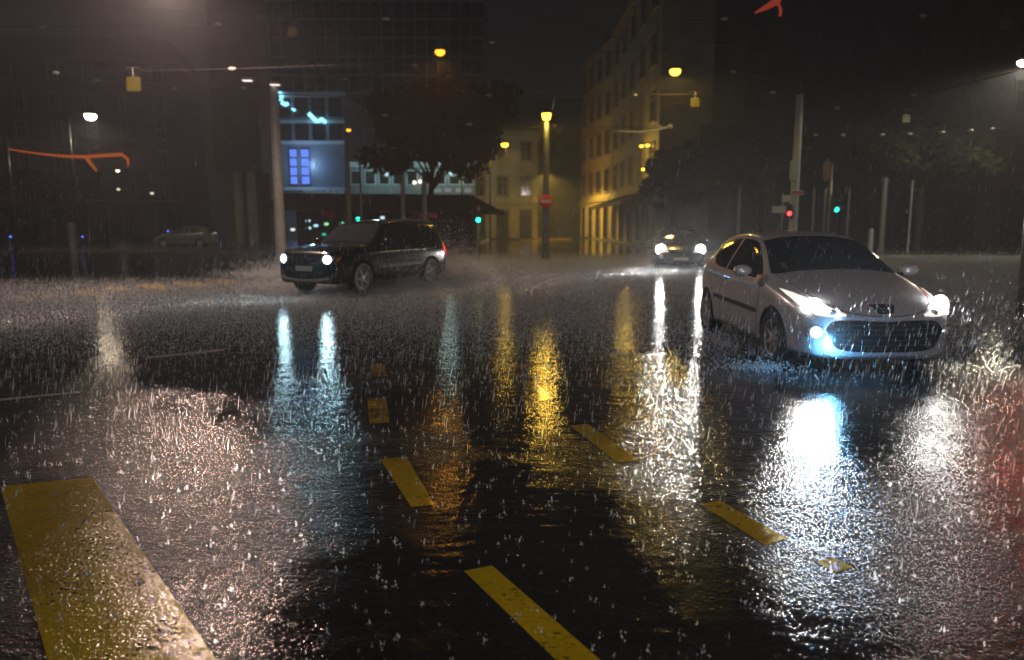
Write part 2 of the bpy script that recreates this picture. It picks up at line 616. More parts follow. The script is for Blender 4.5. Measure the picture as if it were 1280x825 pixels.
class Patcher:
    def __init__(s, bm):
        s.t = BVHTree.FromBMesh(bm)

    def hit(s, p, view, off, sgn=1):
        if view == 'front': o, d = Vector((5, p[0], p[1])), Vector((-1, 0, 0))
        elif view == 'rear': o, d = Vector((-5, p[0], p[1])), Vector((1, 0, 0))
        elif view == 'side': o, d = Vector((p[0], 3 * sgn, p[1])), Vector((0, -sgn, 0))
        elif view == 'top': o, d = Vector((p[0], p[1], 4)), Vector((0, 0, -1))
        elif view == 'diag':
            d = Vector((-1, -0.75 * sgn, 0)).normalized()
            o = Vector((0, p[0], p[1])) - d * 5
        h, nrm, _, _ = s.t.ray_cast(o, d)
        if h is None:
            return None, d
        if nrm.dot(d) > 0: nrm = -nrm
        return h + nrm * off, d

    def patch(s, top, bot, view, off=0.005, sgn=1, nu=24, nv=8, depth=0.03, smooth=True):
        """sheet between a top and a bottom curve laid on the shell, with an edge going into it"""
        if smooth:
            T, B = crom([(a, b, 0) for a, b in top], 12), crom([(a, b, 0) for a, b in bot], 12)
        else:
            T, B = [Vector((a, b, 0)) for a, b in top], [Vector((a, b, 0)) for a, b in bot]

        def samp(L, t):
            d = [0]
            for a, b in zip(L, L[1:]): d.append(d[-1] + (b - a).length)
            x = t * d[-1]
            for i in range(len(L) - 1):
                if x <= d[i + 1] + 1e-9:
                    k = (x - d[i]) / max(1e-9, d[i + 1] - d[i])
                    return L[i].lerp(L[i + 1], k)
            return L[-1]
        bm = NB()
        g, last = [], None
        for j in range(nv + 1):
            row = []
            for i in range(nu + 1):
                p = samp(T, i / nu).lerp(samp(B, i / nu), j / nv)
                h, d = s.hit(p, view, off, sgn)
                if h is None: h = last.copy()
                last = h
                row.append(bm.verts.new(h))
            g.append(row)
        for j in range(nv):
            for i in range(nu):
                bm.faces.new((g[j][i], g[j][i + 1], g[j + 1][i + 1], g[j + 1][i]))
        bm.normal_update()
        if sum(f.normal.dot(d) for f in bm.faces) > 0:
            bmesh.ops.reverse_faces(bm, faces=bm.faces[:])
        be = [e for e in bm.edges if e.is_boundary]
        r = bmesh.ops.extrude_edge_only(bm, edges=be)
        for v in r['geom']:
            if isinstance(v, bmesh.types.BMVert): v.co += d * depth
        return bm

    def line(s, pts, view, w=0.008, off=0.0025, sgn=1, n=14):
        """thin raised strip (panel gap, moulding) along a polyline"""
        P = crom([(a, b, 0) for a, b in pts], n)
        a, b = [], []
        for i, p in enumerate(P):
            t = (P[min(i + 1, len(P) - 1)] - P[max(i - 1, 0)])
            t.normalize()
            q = Vector((-t.y, t.x, 0)) * w / 2
            a.append((p + q)[:2])
            b.append((p - q)[:2])
        return s.patch(a, b, view, off, sgn, nu=len(P) - 1, nv=1, depth=0.01, smooth=False)


def make_wheel(parent, x, y, r, width, side, spokes=7, rz=0.0):
    """side +1: outer face towards +y"""
    w = thing('wheel', None, None, (x, y, r), 0)
    w.parent = parent
    w.rotation_euler = (R(-90 * side), 0, 0)
    if rz: w.rotation_euler = (R(-90 * side), 0, rz)
    h = width / 2
    rr = r * 0.66
    bm = NB()
    lathe(bm, [(rr, -h * 0.9), (r * 0.93, -h), (r * 0.99, -h * 0.7), (r, 0), (r * 0.99, h * 0.7), (r * 0.93, h), (r * 0.80, h * 1.02), (rr, h * 0.9), (rr * 0.97, 0), (rr, -h * 0.9)], 36)
    build('tyre', bm, M_rubber, w, True, 50)
    bm = NB()
    lathe(bm, [(rr * 1.01, h * 0.93), (rr * 0.94, h * 0.88), (rr * 0.90, h * 0.4), (rr * 0.9, -h * .5), (0, -h * .5)], 36)
    for k in range(spokes):
        a = 2 * math.pi * k / spokes
        M = Matrix.Rotation(a, 3, 'Z')
        box(bm, M @ Vector((rr * 0.55, 0, h * 0.70)), (rr * 0.78, rr * 0.20, h * 0.2), 0.006, M)
    lathe(bm, [(rr * 0.26, h * 0.55), (rr * 0.25, h * 0.86), (rr * 0.18, h * 0.9), (0, h * 0.9)], 20)
    build('rim', bm, M_alloy, w, True, 40)
    bm = NB()
    lathe(bm, [(rr * 0.70, h * 0.1), (rr * 0.70, h * 0.16), (rr * .2, h * 0.16)], 28)
    build('brake_disc', bm, M_steel, w, True, 40)
    return w


def ellip(bm, c, s, M=None, n=16):
    T = Matrix.Translation(Vector(c)) @ (M.to_4x4() if M else Matrix.Identity(4)) @ Matrix.Diagonal((*s, 1))
    bmesh.ops.create_uvsphere(bm, u_segments=n, v_segments=n // 2 + 2, radius=1, matrix=T)
    return bm


HATCH = [  # x, half width, sill z, belt z, top half width, top edge z, centre top z
    (2.105, .40, .300, .47, .34, .545, .560), (2.085, .53, .235, .50, .43, .600, .625), (2.03, .655, .200, .555, .52, .665, .695),
    (1.93, .735, .185, .62, .59, .715, .755), (1.75, .800, .180, .705, .63, .790, .830), (1.50, .845, .180, .785, .66, .868, .905),
    (1.20, .865, .180, .850, .675, .945, .972), (0.98, .870, .180, .885, .685, .992, 1.015), (0.62, .872, .180, .905, .655, 1.165, 1.205),
    (0.25, .872, .180, .915, .615, 1.325, 1.372), (-.05, .872, .180, .925, .590, 1.395, 1.448), (-.45, .872, .180, .935, .58, 1.412, 1.472),
    (-1.0, .868, .180, .955, .565, 1.388, 1.450), (-1.45, .845, .185, .975, .535, 1.335, 1.395), (-1.68, .805, .20, .975, .50, 1.235, 1.29),
    (-1.83, .755, .24, .92, .52, 1.04, 1.075), (-1.90, .69, .27, .80, .52, .90, .93), (-1.93, .58, .33, .66, .45, .74, .76)]

SUV = [
    (2.30, .52, .36, .62, .46, .80, .815), (2.27, .68, .30, .70, .58, .885, .90), (2.20, .80, .27, .78, .66, .955, .975),
    (2.02, .875, .26, .86, .72, 1.01, 1.035), (1.60, .905, .26, .93, .745, 1.065, 1.09), (1.20, .912, .26, .97, .75, 1.10, 1.12),
    (0.98, .915, .26, .985, .75, 1.125, 1.145), (0.62, .915, .26, 1.0, .70, 1.36, 1.385), (0.22, .915, .26, 1.01, .66, 1.58, 1.615),
    (-.10, .915, .26, 1.015, .65, 1.615, 1.665), (-.8, .915, .26, 1.02, .645, 1.625, 1.685), (-1.6, .905, .26, 1.03, .63, 1.60, 1.66),
    (-1.98, .885, .27, 1.03, .61, 1.54, 1.59), (-2.14, .86, .29, 1.01, .60, 1.30, 1.34), (-2.24, .80, .33, .95, .60, 1.06, 1.085),
    (-2.28, .70, .40, .80, .56, .88, .90)]

SALOON = [(r[0] * 1.04, r[1] * 1.0, r[2], r[3], r[4], r[5], r[6]) for r in HATCH]


def fin(name, bm, m, parent, angle=35):
    return build(name, bm, m, parent, True, angle)


def make_hatch(name, label, paint, loc, rz, bulb_m, lit=True, hero=True, spokes=7, plate=False, beam=1.0):
    root = thing(name, label, 'car', loc, rz)
    shell = car_shell(HATCH, 100 if hero else 50)
    P = Patcher(shell)
    ax, wr = 1.27, 0.305
    b = cut_arches(shell, [(ax, wr), (-ax, wr)], 0.355, 0.872)
    shell.free()
    build('body', b, [paint, M_black], root, True, 32)
    # glazing
    ws = [(-.585, 1.352), (-.35, 1.392), (0, 1.408), (.35, 1.392), (.585, 1.352)]
    wb = [(-.735, .985), (-.45, 1.022), (0, 1.036), (.45, 1.022), (.735, .985)]
    g = fin('windscreen', P.patch(ws, wb, 'front', 0.004, nu=36, nv=16), M_glass, root)
    fin('rear_window', P.patch([(-.46, 1.33), (0, 1.355), (.46, 1.33)], [(-.55, 1.06), (0, 1.04), (.55, 1.06)], 'rear', 0.004), M_glass, root)
    for s in (-1, 1):
        # front door glass and the rear quarter glass
        fin('side_window', P.patch([(.72, .985), (.40, 1.19), (.12, 1.325), (-.20, 1.365), (-.44, 1.366)], [(.70, .962), (.40, .955), (.1, .955), (-.2, .958), (-.50, .965)], 'side', 0.004, s, 30, 12), M_glass, root)
        fin('side_window', P.patch([(-.50, 1.366), (-.85, 1.350), (-1.14, 1.300), (-1.33, 1.20)], [(-.56, .968), (-.85, .985), (-1.10, 1.02), (-1.31, 1.12)], 'side', 0.004, s, 20, 10), M_glass, root)
        d = fin('door', P.line([(.86, .93), (.84, .60), (.78, .30), (.60, .235), (0, .225), (-.42, .235), (-.54, .35), (-.60, .62), (-.56, .94)], 'side', 0.007, 0.0018, s, 8), M_black, root)
        # swept headlamp with its lamps
        hl = fin('headlight', P.patch([(.40, .648), (.52, .705), (.64, .770), (.735, .825), (.79, .850)], [(.405, .632), (.52, .625), (.64, .632), (.735, .685), (.785, .800)] if s > 0 else
                                      [(.405, .632), (.52, .625), (.64, .632), (.735, .685), (.785, .800)], 'front', 0.007, 1, 26, 10) if s > 0 else
                 P.patch([(-.79, .850), (-.735, .825), (-.64, .770), (-.52, .705), (-.40, .648)], [(-.785, .800), (-.735, .685), (-.64, .632), (-.52, .625), (-.405, .632)], 'front', 0.007, 1, 26, 10), M_lens_on if lit else M_lens, root)
        c, _ = P.hit((s * .665, .705), 'front', 0.0)
        bm = NB()
        M = Matrix.Rotation(R(-28 * -s), 3, 'Z')
        lathe(bm, [(.098, -.012), (.096, .008), (.07, .024), (.03, .034), (0, .036)], 24, Matrix.Translation(c + Vector((0.01, 0, 0))) @ Matrix.Rotation(R(22 * s), 4, 'Z') @ Matrix.Rotation(R(90), 4, 'Y'))
        if hero and s > 0:
            bmesh.ops.scale(bm, vec=(1.2, 1.25, 1.25), verts=bm.verts[:], space=Matrix.Translation(-c))  # disc enlarged to imitate the glare of this headlamp
        if not hero:
            bmesh.ops.scale(bm, vec=(1.7, 1.7, 1.7), verts=bm.verts[:], space=Matrix.Translation(-c))  # discs enlarged to imitate the dazzle of the following car
        build('bulb', bm, bulb_m if lit else M_lens, hl, True)
        c2, _ = P.hit((s * .52, .662), 'front', 0.0)
        bm = NB()
        lathe(bm, [(.036, -.01), (.035, .008), (.02, .018), (0, .021)], 20, Matrix.Translation(c2) @ Matrix.Rotation(R(90), 4, 'Y'))
        build('indicator', bm, M_lens, hl, True)
        if lit:
            light('beam', 'SPOT', c + Vector((.10, 0, 0)), BEAM_W * beam * (1.0 if s < 0 or not hero else .3), (1, .96, .90) if bulb_m is M_bulb else (.85, .94, 1), hl, 0.07, 110, 0.9, c + Vector((6, 0, -.38)))
        # fog lamp in the bumper corner
        fl = fin('fog_light', P.patch([(s * .60, .52), (s * .68, .535), (s * .74, .50)] if s > 0 else [(-.74, .50), (-.68, .535), (-.60, .52)], [(.60, .40), (.68, .385), (.74, .41)] if s > 0 else [(-.74, .41), (-.68, .385), (-.60, .40)], 'front', 0.006, 1, 12, 8), M_lens, root)
        c3, _ = P.hit((s * .672, .462), 'front', 0.0)
        bm = NB()
        lathe(bm, [(.055, -.01), (.053, .012), (.03, .022), (0, .026)], 20, Matrix.Translation(c3) @ Matrix.Rotation(R(32 * s), 4, 'Z') @ Matrix.Rotation(R(90), 4, 'Y'))
        on = lit and hero and s < 0
        build('bulb', bm, M_fog if on else M_lens, fl, True)
        if on:
            light('fog_fill', 'POINT', c3 + Vector((.24, .06, -.10)), FOG_W, (.16, .56, 1), fl, 0.05)  # added point light in the air, throws blue over the bumper
        # mirror
        bm = NB()
        ellip(bm, (.66, s * 1.0, 1.01), (.075, .118, .072), Matrix.Rotation(R(-12 * s), 3, 'Z'))
        mi = build('mirror', bm, paint, root, True)
        bm = NB()
        tube(bm, [(.68, s * .84, .955), (.67, s * .93, .975)], [.03, .024], 10)
        build('mirror_foot', bm, M_black, mi, True)
        bm = NB()
        ellip(bm, (.60, s * 1.0, 1.01), (.018, .098, .056), Matrix.Rotation(R(-12 * s), 3, 'Z'))
        build('mirror_glass', bm, M_chrome, mi, True)
        # rubbing strip, handle, indicator repeater
        fin('side_moulding', P.line([(.80, .555), (.3, .565), (-.20, .575), (-.86, .585)], 'side', 0.055, 0.014, s, 8), M_black, root)
        h, _ = P.hit((-.40, .845), 'side', 0.018, s)
        bm = NB()
        box(bm, h, (.17, .03, .026), 0.010)
        build('door_handle', bm, paint, root, True, 40)
        fin('tail_light', P.patch([(s * .60, .98), (s * .66, 1.02), (s * .72, .98)], [(s * .58, .72), (s * .66, .70), (s * .72, .74)], 'rear', 0.006, 1, 10, 10), M_taill if lit else M_tailoff, root)
    # mouth and bars
    mth = [(-.60, .50), (-.53, .575), (-.30, .592), (0, .580), (.30, .592), (.53, .575), (.60, .50)]
    mbt = [(-.565, .42), (-.50, .315), (-.3, .275), (0, .268), (.3, .275), (.50, .315), (.565, .42)]
    gr = fin('grille', P.patch(mth, mbt, 'front', 0.004, nu=40, nv=10), M_black, root)
    for z in (.335, .39, .445, .50, .545):
        fin('grille_bar', P.line([(-.52, z + .012), (-.3, z + .003), (0, z - .004), (.3, z + .003), (.52, z + .012)], 'front', 0.014, 0.014, 1, 6), M_dark, gr)
    fin('bumper_lip', P.line([(-.60, .265), (-.42, .225), (0, .216), (.42, .225), (.60, .265)], 'front', 0.024, 0.016, 1, 8), paint, root)
    fin('bonnet', P.line([(-.71, .985), (-.68, .90), (-.60, .79), (-.42, .685), (-.2, .640), (0, .630), (.2, .640), (.42, .685), (.60, .79), (.68, .90), (.71, .985)], 'front', 0.007, 0.0015, 1, 8), M_black, root)
    if hero:
        em = fin('emblem', P.patch([(-.135, .735), (0, .742), (.135, .735)], [(-.075, .655), (0, .650), (.075, .655)], 'front', 0.006, 1, 14, 8), M_black, root)
        # chrome rearing beast, drawn with a few bent bars
        bm = NB()
        strokes = [[(-.028, .665), (-.022, .690), (.000, .703), (.012, .722)], [(.012, .722), (.026, .728), (.034, .718)], [(-.004, .702), (.022, .698), (.042, .702)],
                   [(-.012, .696), (.010, .684), (.034, .680)], [(-.022, .688), (-.036, .700), (-.042, .720), (-.056, .724)], [(-.026, .676), (-.008, .670), (.010, .663)]]
        for st in strokes:
            pts = [P.hit(p, 'front', 0.013)[0] for p in st]
            tube(bm, pts, 0.0055, 6)
        build('emblem_figure', bm, M_chrome, em, True)
        # wipers, windscreen sticker, aerial
        for y0, y1 in ((.10, -.44), (.55, .02)):
            a = P.hit((y0, 1.045), 'front', 0.02)[0]
            c = P.hit((y1, 1.065), 'front', 0.02)[0]
            bm = NB()
            tube(bm, [P.hit((y0, 1.028), 'front', 0.012)[0], a, c], 0.007, 6)
            build('wiper', bm, M_black, root)
        st = fin('windscreen_sticker', P.patch([(-.60, 1.10), (-.54, 1.105)], [(-.60, 1.045), (-.54, 1.05)], 'front', 0.007, 1, 4, 4, smooth=False), M_yplate, root)
    bm = NB()
    a = P.hit((-.15, 0.0), 'top', 0.0)[0]
    tube(bm, [a, a + Vector((-.10, 0, .17))], [.006, .002], 6)
    build('aerial', bm, M_black, root)
    if plate:
        bm = NB()
        p = P.hit((0, .40), 'front', 0.03)[0]
        box(bm, p, (.012, .50, .11), 0.004)
        build('number_plate', bm, M_litplate, root)
    for sx in (1, -1):
        for s in (-1, 1):
            make_wheel(root, sx * ax, s * (.872 - .105), wr, .195, s, spokes)
    return root


def make_suv(name, label, paint, loc, rz):
    root = thing(name, label, 'car', loc, rz)
    shell = car_shell(SUV, 80)
    P = Patcher(shell)
    ax, wr = 1.40, 0.355
    b = cut_arches(shell, [(ax, wr), (-ax, wr)], 0.415, 0.915)
    shell.free()
    build('body', b, [paint, M_black], root, True, 32)
    fin('windscreen', P.patch([(-.62, 1.54), (0, 1.572), (.62, 1.54)], [(-.77, 1.135), (0, 1.17), (.77, 1.135)], 'front', 0.004, nu=30, nv=14), M_glass, root)
    fin('rear_window', P.patch([(-.52, 1.52), (0, 1.54), (.52, 1.52)], [(-.62, 1.10), (0, 1.09), (.62, 1.10)], 'rear', 0.004), M_glass, root)
    for s in (-1, 1):
        fin('side_window', P.patch([(.66, 1.12), (.30, 1.44), (.12, 1.53), (-.22, 1.55)], [(.66, 1.085), (.3, 1.07), (0, 1.07), (-.22, 1.07)], 'side', 0.004, s, 22, 12), M_glass, root)
        fin('side_window', P.patch([(-.30, 1.55), (-.8, 1.555), (-1.10, 1.55)], [(-.30, 1.07), (-.8, 1.075), (-1.14, 1.08)], 'side', 0.004, s, 18, 10), M_glass, root)
        fin('side_window', P.patch([(-1.18, 1.55), (-1.6, 1.53), (-1.90, 1.49)], [(-1.22, 1.085), (-1.6, 1.10), (-2.0, 1.13)], 'side', 0.004, s, 16, 10), M_glass, root)
        fin('door', P.line([(.90, 1.04), (.88, .6), (.82, .36), (0.3, .345), (-.24, .345), (-.27, .7), (-.26, 1.05)], 'side', 0.008, 0.002, s, 8), M_black, root)
        fin('door', P.line([(-.29, 1.05), (-.30, .7), (-.28, .345), (-.85, .345), (-1.02, .62), (-1.16, .85), (-1.17, 1.06)], 'side', 0.008, 0.002, s, 8), M_black, root)
        fin('side_moulding', P.line([(.86, .60), (0, .605), (-.95, .61)], 'side', 0.07, 0.015, s, 8), M_black, root)
        for hx in (-.12, -1.02):
            h, _ = P.hit((hx, .93), 'side', 0.02, s)
            bm = NB()
            box(bm, h, (.18, .03, .03), 0.010)
            build('door_handle', bm, M_chrome, root, True, 40)
        T = [(.46, .865), (.60, .88), (.76, .865)]
        B = [(.47, .735), (.60, .73), (.74, .745)]
        if s < 0: T, B = [(-a, c) for a, c in T][::-1], [(-a, c) for a, c in B][::-1]
        hl = fin('headlight', P.patch(T, B, 'front', 0.007, 1, 16, 8), M_lens, root)
        c, _ = P.hit((s * .62, .805), 'front', 0.0)
        bm = NB()
        lathe(bm, [(.085, -.012), (.083, .010), (.05, .026), (0, .034)], 22, Matrix.Translation(c + Vector((.006, 0, 0))) @ Matrix.Rotation(R(14 * s), 4, 'Z') @ Matrix.Rotation(R(90), 4, 'Y'))
        build('bulb', bm, M_bulb_b, hl, True)
        light('beam', 'SPOT', c + Vector((.10, 0, 0)), BEAM_W * 0.5, (.50, .90, 1), hl, 0.07, 110, 0.9, c + Vector((8, 0, -.55)))
        fin('amber_indicator', P.patch([(s * .78, .86), (s * .83, .85)] if s > 0 else [(-.83, .85), (-.78, .86)], [(.78, .75), (.82, .76)] if s > 0 else [(-.82, .76), (-.78, .75)], 'front', 0.007, 1, 4, 6, smooth=False), M_amberl, root)
        bm = NB()
        ellip(bm, (.66, s * 1.04, 1.16), (.085, .125, .09))
        mi = build('mirror', bm, paint, root, True)
        bm = NB()
        tube(bm, [(.68, s * .86, 1.07), (.67, s * .95, 1.11)], [.035, .028], 10)
        build('mirror_foot', bm, M_black, mi, True)
        fin('tail_light', P.patch([(s * .66, 1.02), (s * .74, 1.03), (s * .80, 1.0)], [(s * .66, .72), (s * .74, .70), (s * .80, .74)], 'rear', 0.006, 1, 10, 10), M_taill, root)
        hx, _ = P.hit((-2.10, .86), 'side', 0.006, s)
        fin('tail_light', P.patch([(-2.02, 1.02), (-2.17, 1.0)], [(-2.05, .74), (-2.20, .76)], 'side', 0.006, s, 6, 10, smooth=False), M_taill, root)
        bm = NB()
        for k in range(5):
            pass
        pts = [P.hit((x, s * .60), 'top', .05)[0] for x in (.0, -.5, -1.0, -1.5, -1.85)]
        tube(bm, [P.hit((.05, s * .60), 'top', 0)[0]] + pts + [P.hit((-1.9, s * .60), 'top', 0)[0]], 0.016, 8)
        build('roof_rail', bm, M_dark, root, True)
    gr = fin('grille', P.patch([(-.42, .87), (0, .875), (.42, .87)], [(-.40, .745), (0, .74), (.40, .745)], 'front', 0.005, 1, 18, 6), M_black, root)
    fin('grille_bar', P.line([(-.40, .808), (0, .81), (.40, .808)], 'front', 0.03, 0.016, 1, 6), M_chrome, gr)
    fin('air_intake', P.patch([(-.62, .52), (0, .53), (.62, .52)], [(-.55, .40), (0, .385), (.55, .40)], 'front', 0.005, 1, 22, 6), M_black, root)
    fin('bumper_guard', P.line([(-.66, .40), (-.3, .355), (.3, .355), (.66, .40)], 'front', 0.05, 0.02, 1, 8), M_bar, root)
    bm = NB()
    p = P.hit((0, .60), 'front', 0.03)[0]
    box(bm, p, (.012, .46, .11), 0.004)
    build('number_plate', bm, M_litplate, root)
    for sx in (1, -1):
        for s in (-1, 1):
            make_wheel(root, sx * ax, s * (.915 - .12), wr, .225, s, 5)
    return root


BEAM_W, FOG_W = 130.0, 24.0
# silver hatchback: put by its near-side wheels
fw, rw = ground(972, 455), ground(888, 414)
d = (fw - rw).normalized()
ang = math.atan2(d.y, d.x)
left = Vector((-d.y, d.x, 0))
mid = (fw + rw) / 2 + left * (.872 - .10)
SILVER = make_hatch('hatchback_car', 'silver three-door hatchback with one blue-lit fog lamp, nearest the camera', M_silver, (mid.x, mid.y, 0), ang, M_bulb, plate=False)
# dark off-roader on the left, placed by its near-side wheels (its left flank faces us)
fw, rw = ground(447, 368), ground(539, 356)
d = (fw - rw).normalized()
ang2 = math.atan2(d.y, d.x)
left = Vector((-d.y, d.x, 0))
mid = (fw + rw) / 2 - left * (.915 - .11)
DARK = make_suv('off_road_car', 'dark blue off-road estate car with lit headlights turning left through spray', M_ink, (mid.x, mid.y, 0), ang2)
# car following behind
p = ground(861, 338)
FOLLOW = make_hatch('following_car', 'dark car driving up with dazzling headlights, behind the silver hatchback', M_grey, (p.x, p.y + 1.9, 0), R(-99), M_bulb, hero=False, plate=True, beam=4.0)
# pale car parked far left
p = ground(235, 309)
make_hatch('parked_car', 'pale car standing far off in the dark left of the tall pale mast', M_vanw, (p.x, p.y, 0), R(178), M_bulb, lit=False, hero=False)

# ================================================================== STREET LAMPS AND MASTS
def lamp_bowl(name, root, c, r, glow, tilt=0.0):
    """cobra-head lantern: hood and glowing bowl under it"""
    bm = NB()
    lathe(bm, [(r * .95, r * .1), (r * 1.0, r * .2), (r * .75, r * .5), (r * .3, r * .7), (0, r * .8)], 20, Matrix.Translation(c))
    h = build('lamp_hood', bm, M_dark, root, True, 45)
    bm = NB()
    lathe(bm, [(r * .90, r * .12), (r * .98, -r * .1), (r * .86, -r * .5), (r * .5, -r * .8), (0, -r * .9)], 20, Matrix.Translation(c))
    build('lamp_bowl', bm, glow, h, True)
    return h


def hanging_lamp(label, p, r, glow, col, watt, cat='street lamp', cone=172):
    t = thing('hanging_lamp', label, cat, p)
    h = lamp_bowl('lamp', t, Vector((0, 0, 0)), r, glow)
    bm = NB()
    tube(bm, [(0, 0, r * .75), (0, 0, r * .75 + .35)], .02, 8)
    build('hanger', bm, M_steel, t, True)
    light('glow', 'SPOT', (0, 0, -r * 1.0), watt, col, h, r * .7, cone, 0.3)
    return t


def mast(name, label, px, Y, ytop, r, m, cat='mast', taper=.75, extra=None):
    top = at(px, ytop, Y)
    base = Vector((top.x, Y, 0))
    t = thing(name, label, cat, base)
    bm = NB()
    H = top.z
    tube(bm, [(0, 0, 0), (0, 0, .5), (0, 0, H * .5), (0, 0, H)], [r * 1.02, r, r * (1 + taper) / 2, r * taper], 16)
    build('shaft', bm, m, t, True, 50)
    bm = NB()
    lathe(bm, [(r * 1.9, 0), (r * 1.9, .05), (r * 1.25, .10), (r * 1.15, .3), (r * 1.0, .32)], 16)
    build('base_collar', bm, m, t, True, 40)
    bm = NB()
    lathe(bm, [(r * taper * 1.15, H - .02), (r * taper * 1.15, H + .04), (0, H + .08)], 16)
    build('cap', bm, M_dark, t, True, 40)
    return t, H


# pale trolley-wire mast
t, H = mast('trolley_mast', 'tall thick pale mast standing behind the dark car, twin lamp arms on top', 342, 30, 106, .215, M_pale)
for dx, dz in ((-.95, .18), (.12, .02)):
    bm = NB()
    tube(bm, [(0, 0, H - .05), (dx * .6, -.1, H + dz), (dx, -.15, H + dz)], .035, 8)
    a = build('lamp_arm', bm, M_steel, t, True)
    bm = NB()
    box(bm, (dx, -.2, H + dz), (.42, .28, .11), .04)
    build('lamp_head', bm, M_pale, a, True, 40)
    bm = NB()
    box(bm, (dx, -.2, H + dz - .065), (.36, .24, .02), .008)
    build('lamp_glass', bm, emit_mat('dim_lamp', (1, .85, .75), 1.6), a)
bm = NB()
tube(bm, [(0, 0, H - .35), (3.3, .2, H - .42)], .03, 8)
build('cross_arm', bm, M_steel, t, True)
# orange lamp mast
t, H = mast('lamp_mast', 'slim grey mast topped by a small orange lamp, above the dark car bonnet', 433, 42, 168, .16, M_steel)
h = lamp_bowl('lamp', t, Vector((.15, -.1, H + .25)), .13, M_sodor)
# centre post with lamp and no-entry sign
t, H = mast('lamp_post', 'dark grey lamp post with a round red no-entry sign in mid road', 683, 32, 152, .155, M_post, 'lamp post')
bm = NB()
lathe(bm, [(.08, H + .30), (.23, H + .33), (.24, H + .35), (.14, H + .46), (.04, H + .52), (0, H + .56)], 18)
lh = build('lantern_head', bm, M_dark, t, True, 40)
bm = NB()
lathe(bm, [(.0, H + .05), (.12, H + .07), (.16, H + .12), (.20, H + .32), (.12, H + .335), (0, H + .34)], 18)
lb = build('lantern_glass', bm, M_sod, lh, True)
light('glow', 'POINT', (0, -.1, H + .1), 0, (1, .6, .1), lh, .2)
SOD_POST = light('glow', 'SPOT', (0, -.32, H + .0), 240, (1, .60, .08), lh, .2, 176, .3)
zs = at(683, 252, 32).z
bm = NB()
lathe(bm, [(0, -.012), (.27, -.012), (.285, 0), (.27, .012), (0, .012)], 32, Matrix.Translation((0, -.19, zs)) @ Matrix.Rotation(R(90), 4, 'X'))
sg = build('no_entry_sign', bm, M_red, t, True, 40)
bm = NB()
box(bm, (0, -.206, zs), (.42, .008, .11), .003)
build('white_bar', bm, M_signw, sg)
# suspended lamps
hanging_lamp('orange street lamp hung on wires against the tall office tower', at(550, 64, 25), .17, M_sodor, (1, .42, .04), 300, cone=152)
hanging_lamp('yellow street lamp hung high on wires above the following car', at(844, 88, 30), .22, M_sod, (1, .62, .12), 520)
hanging_lamp('warm white street lamp hung over the junction just above the picture, top left', at(205, -42, 18.6), .33, M_pink, (1, .66, .52), 2500)


def column_lamp(label, px, py, Y, glow, col, watt, r=.2, side=1, group=None, cone=172):
    p = at(px, py, Y)
    t = thing('street_lamp', label, 'street lamp', (p.x + side * 1.3, Y, 0), 0, group)
    H = p.z
    bm = NB()
    tube(bm, [(0, 0, 0), (0, 0, H * .6), (0, 0, H + .15)], [.09, .075, .05], 10)
    build('pole', bm, M_dark, t, True)
    bm = NB()
    tube(bm, [(0, 0, H + .05), (-side * .5, 0, H + .28), (-side * 1.3, 0, H + .2)], .035, 8)
    build('arm', bm, M_dark, t, True)
    h = lamp_bowl('lamp', t, Vector((-side * 1.3, 0, H)), r, glow)
    if watt: light('glow', 'SPOT', (-side * 1.3, 0, H - r), watt, col, h, r * .7, cone, .3)
    return t


column_lamp('yellow street lamp at the mouth of the side street, left of the no-entry post', 631, 180, 66, M_sod, (1, .62, .08), 1500, .32, -1)
column_lamp('added yellow fill lamp in the side street, unseen behind the no-entry post', 683, 212, 80, M_sod, (1, .62, .08), 8000, .25, -1, cone=158)  # added to light the yellow facade; the no-entry post hides it
column_lamp('white street lamp over the square at far left', 113, 144, 45, M_wlamp, (1, .78, .55), 700, .33, -1)
column_lamp('greenish white street lamp at the right edge', 1279, 77, 32, M_wlamp, (1, .86, .62), 1900, .22, 1)
column_lamp('small yellow lamp low beside the shelter roof', 597, 211, 62, M_sod, (1, .6, .1), 200, .12, -1)
for lab, px, py, c in (('small white lamp below the orange arm', 147, 213, M_wlamp), ('small dim lamp farthest right of the square lamps', 190, 241, M_pink), ('small dim lamp in the middle of the far square', 148, 236, M_pink), ('small dim lamp at the left of the far square', 60, 239, M_pink)):
    column_lamp(lab, px, py, 85, emit_mat('far_lamp', (1, .85, .65), 6 if c is M_wlamp else 1.5), (1, .85, .7), 0, .2, 1)

# lamp post on the near pavement, behind the photographer, that lights the near lanes
t = thing('street_lamp', 'warm street lamp on the near pavement behind the viewpoint', 'street lamp', (3.4, -6.5, 0))
bm = NB(); tube(bm, [(0, 0, 0), (0, 0, 5), (0, 0, 8.6)], [.10, .085, .06], 10); build('pole', bm, M_dark, t, True)
bm = NB(); tube(bm, [(0, 0, 8.5), (-.2, .6, 8.8), (-.6, 1.6, 8.75)], .04, 8); build('arm', bm, M_dark, t, True)
h = lamp_bowl('lamp', t, Vector((-.6, 1.6, 8.5)), .26, M_wlamp)
light('glow', 'SPOT', (-.6, 1.6, 8.2), NEAR_W, (1, .88, .82), h, .2, 150, .4, (-.8, 7, 0))

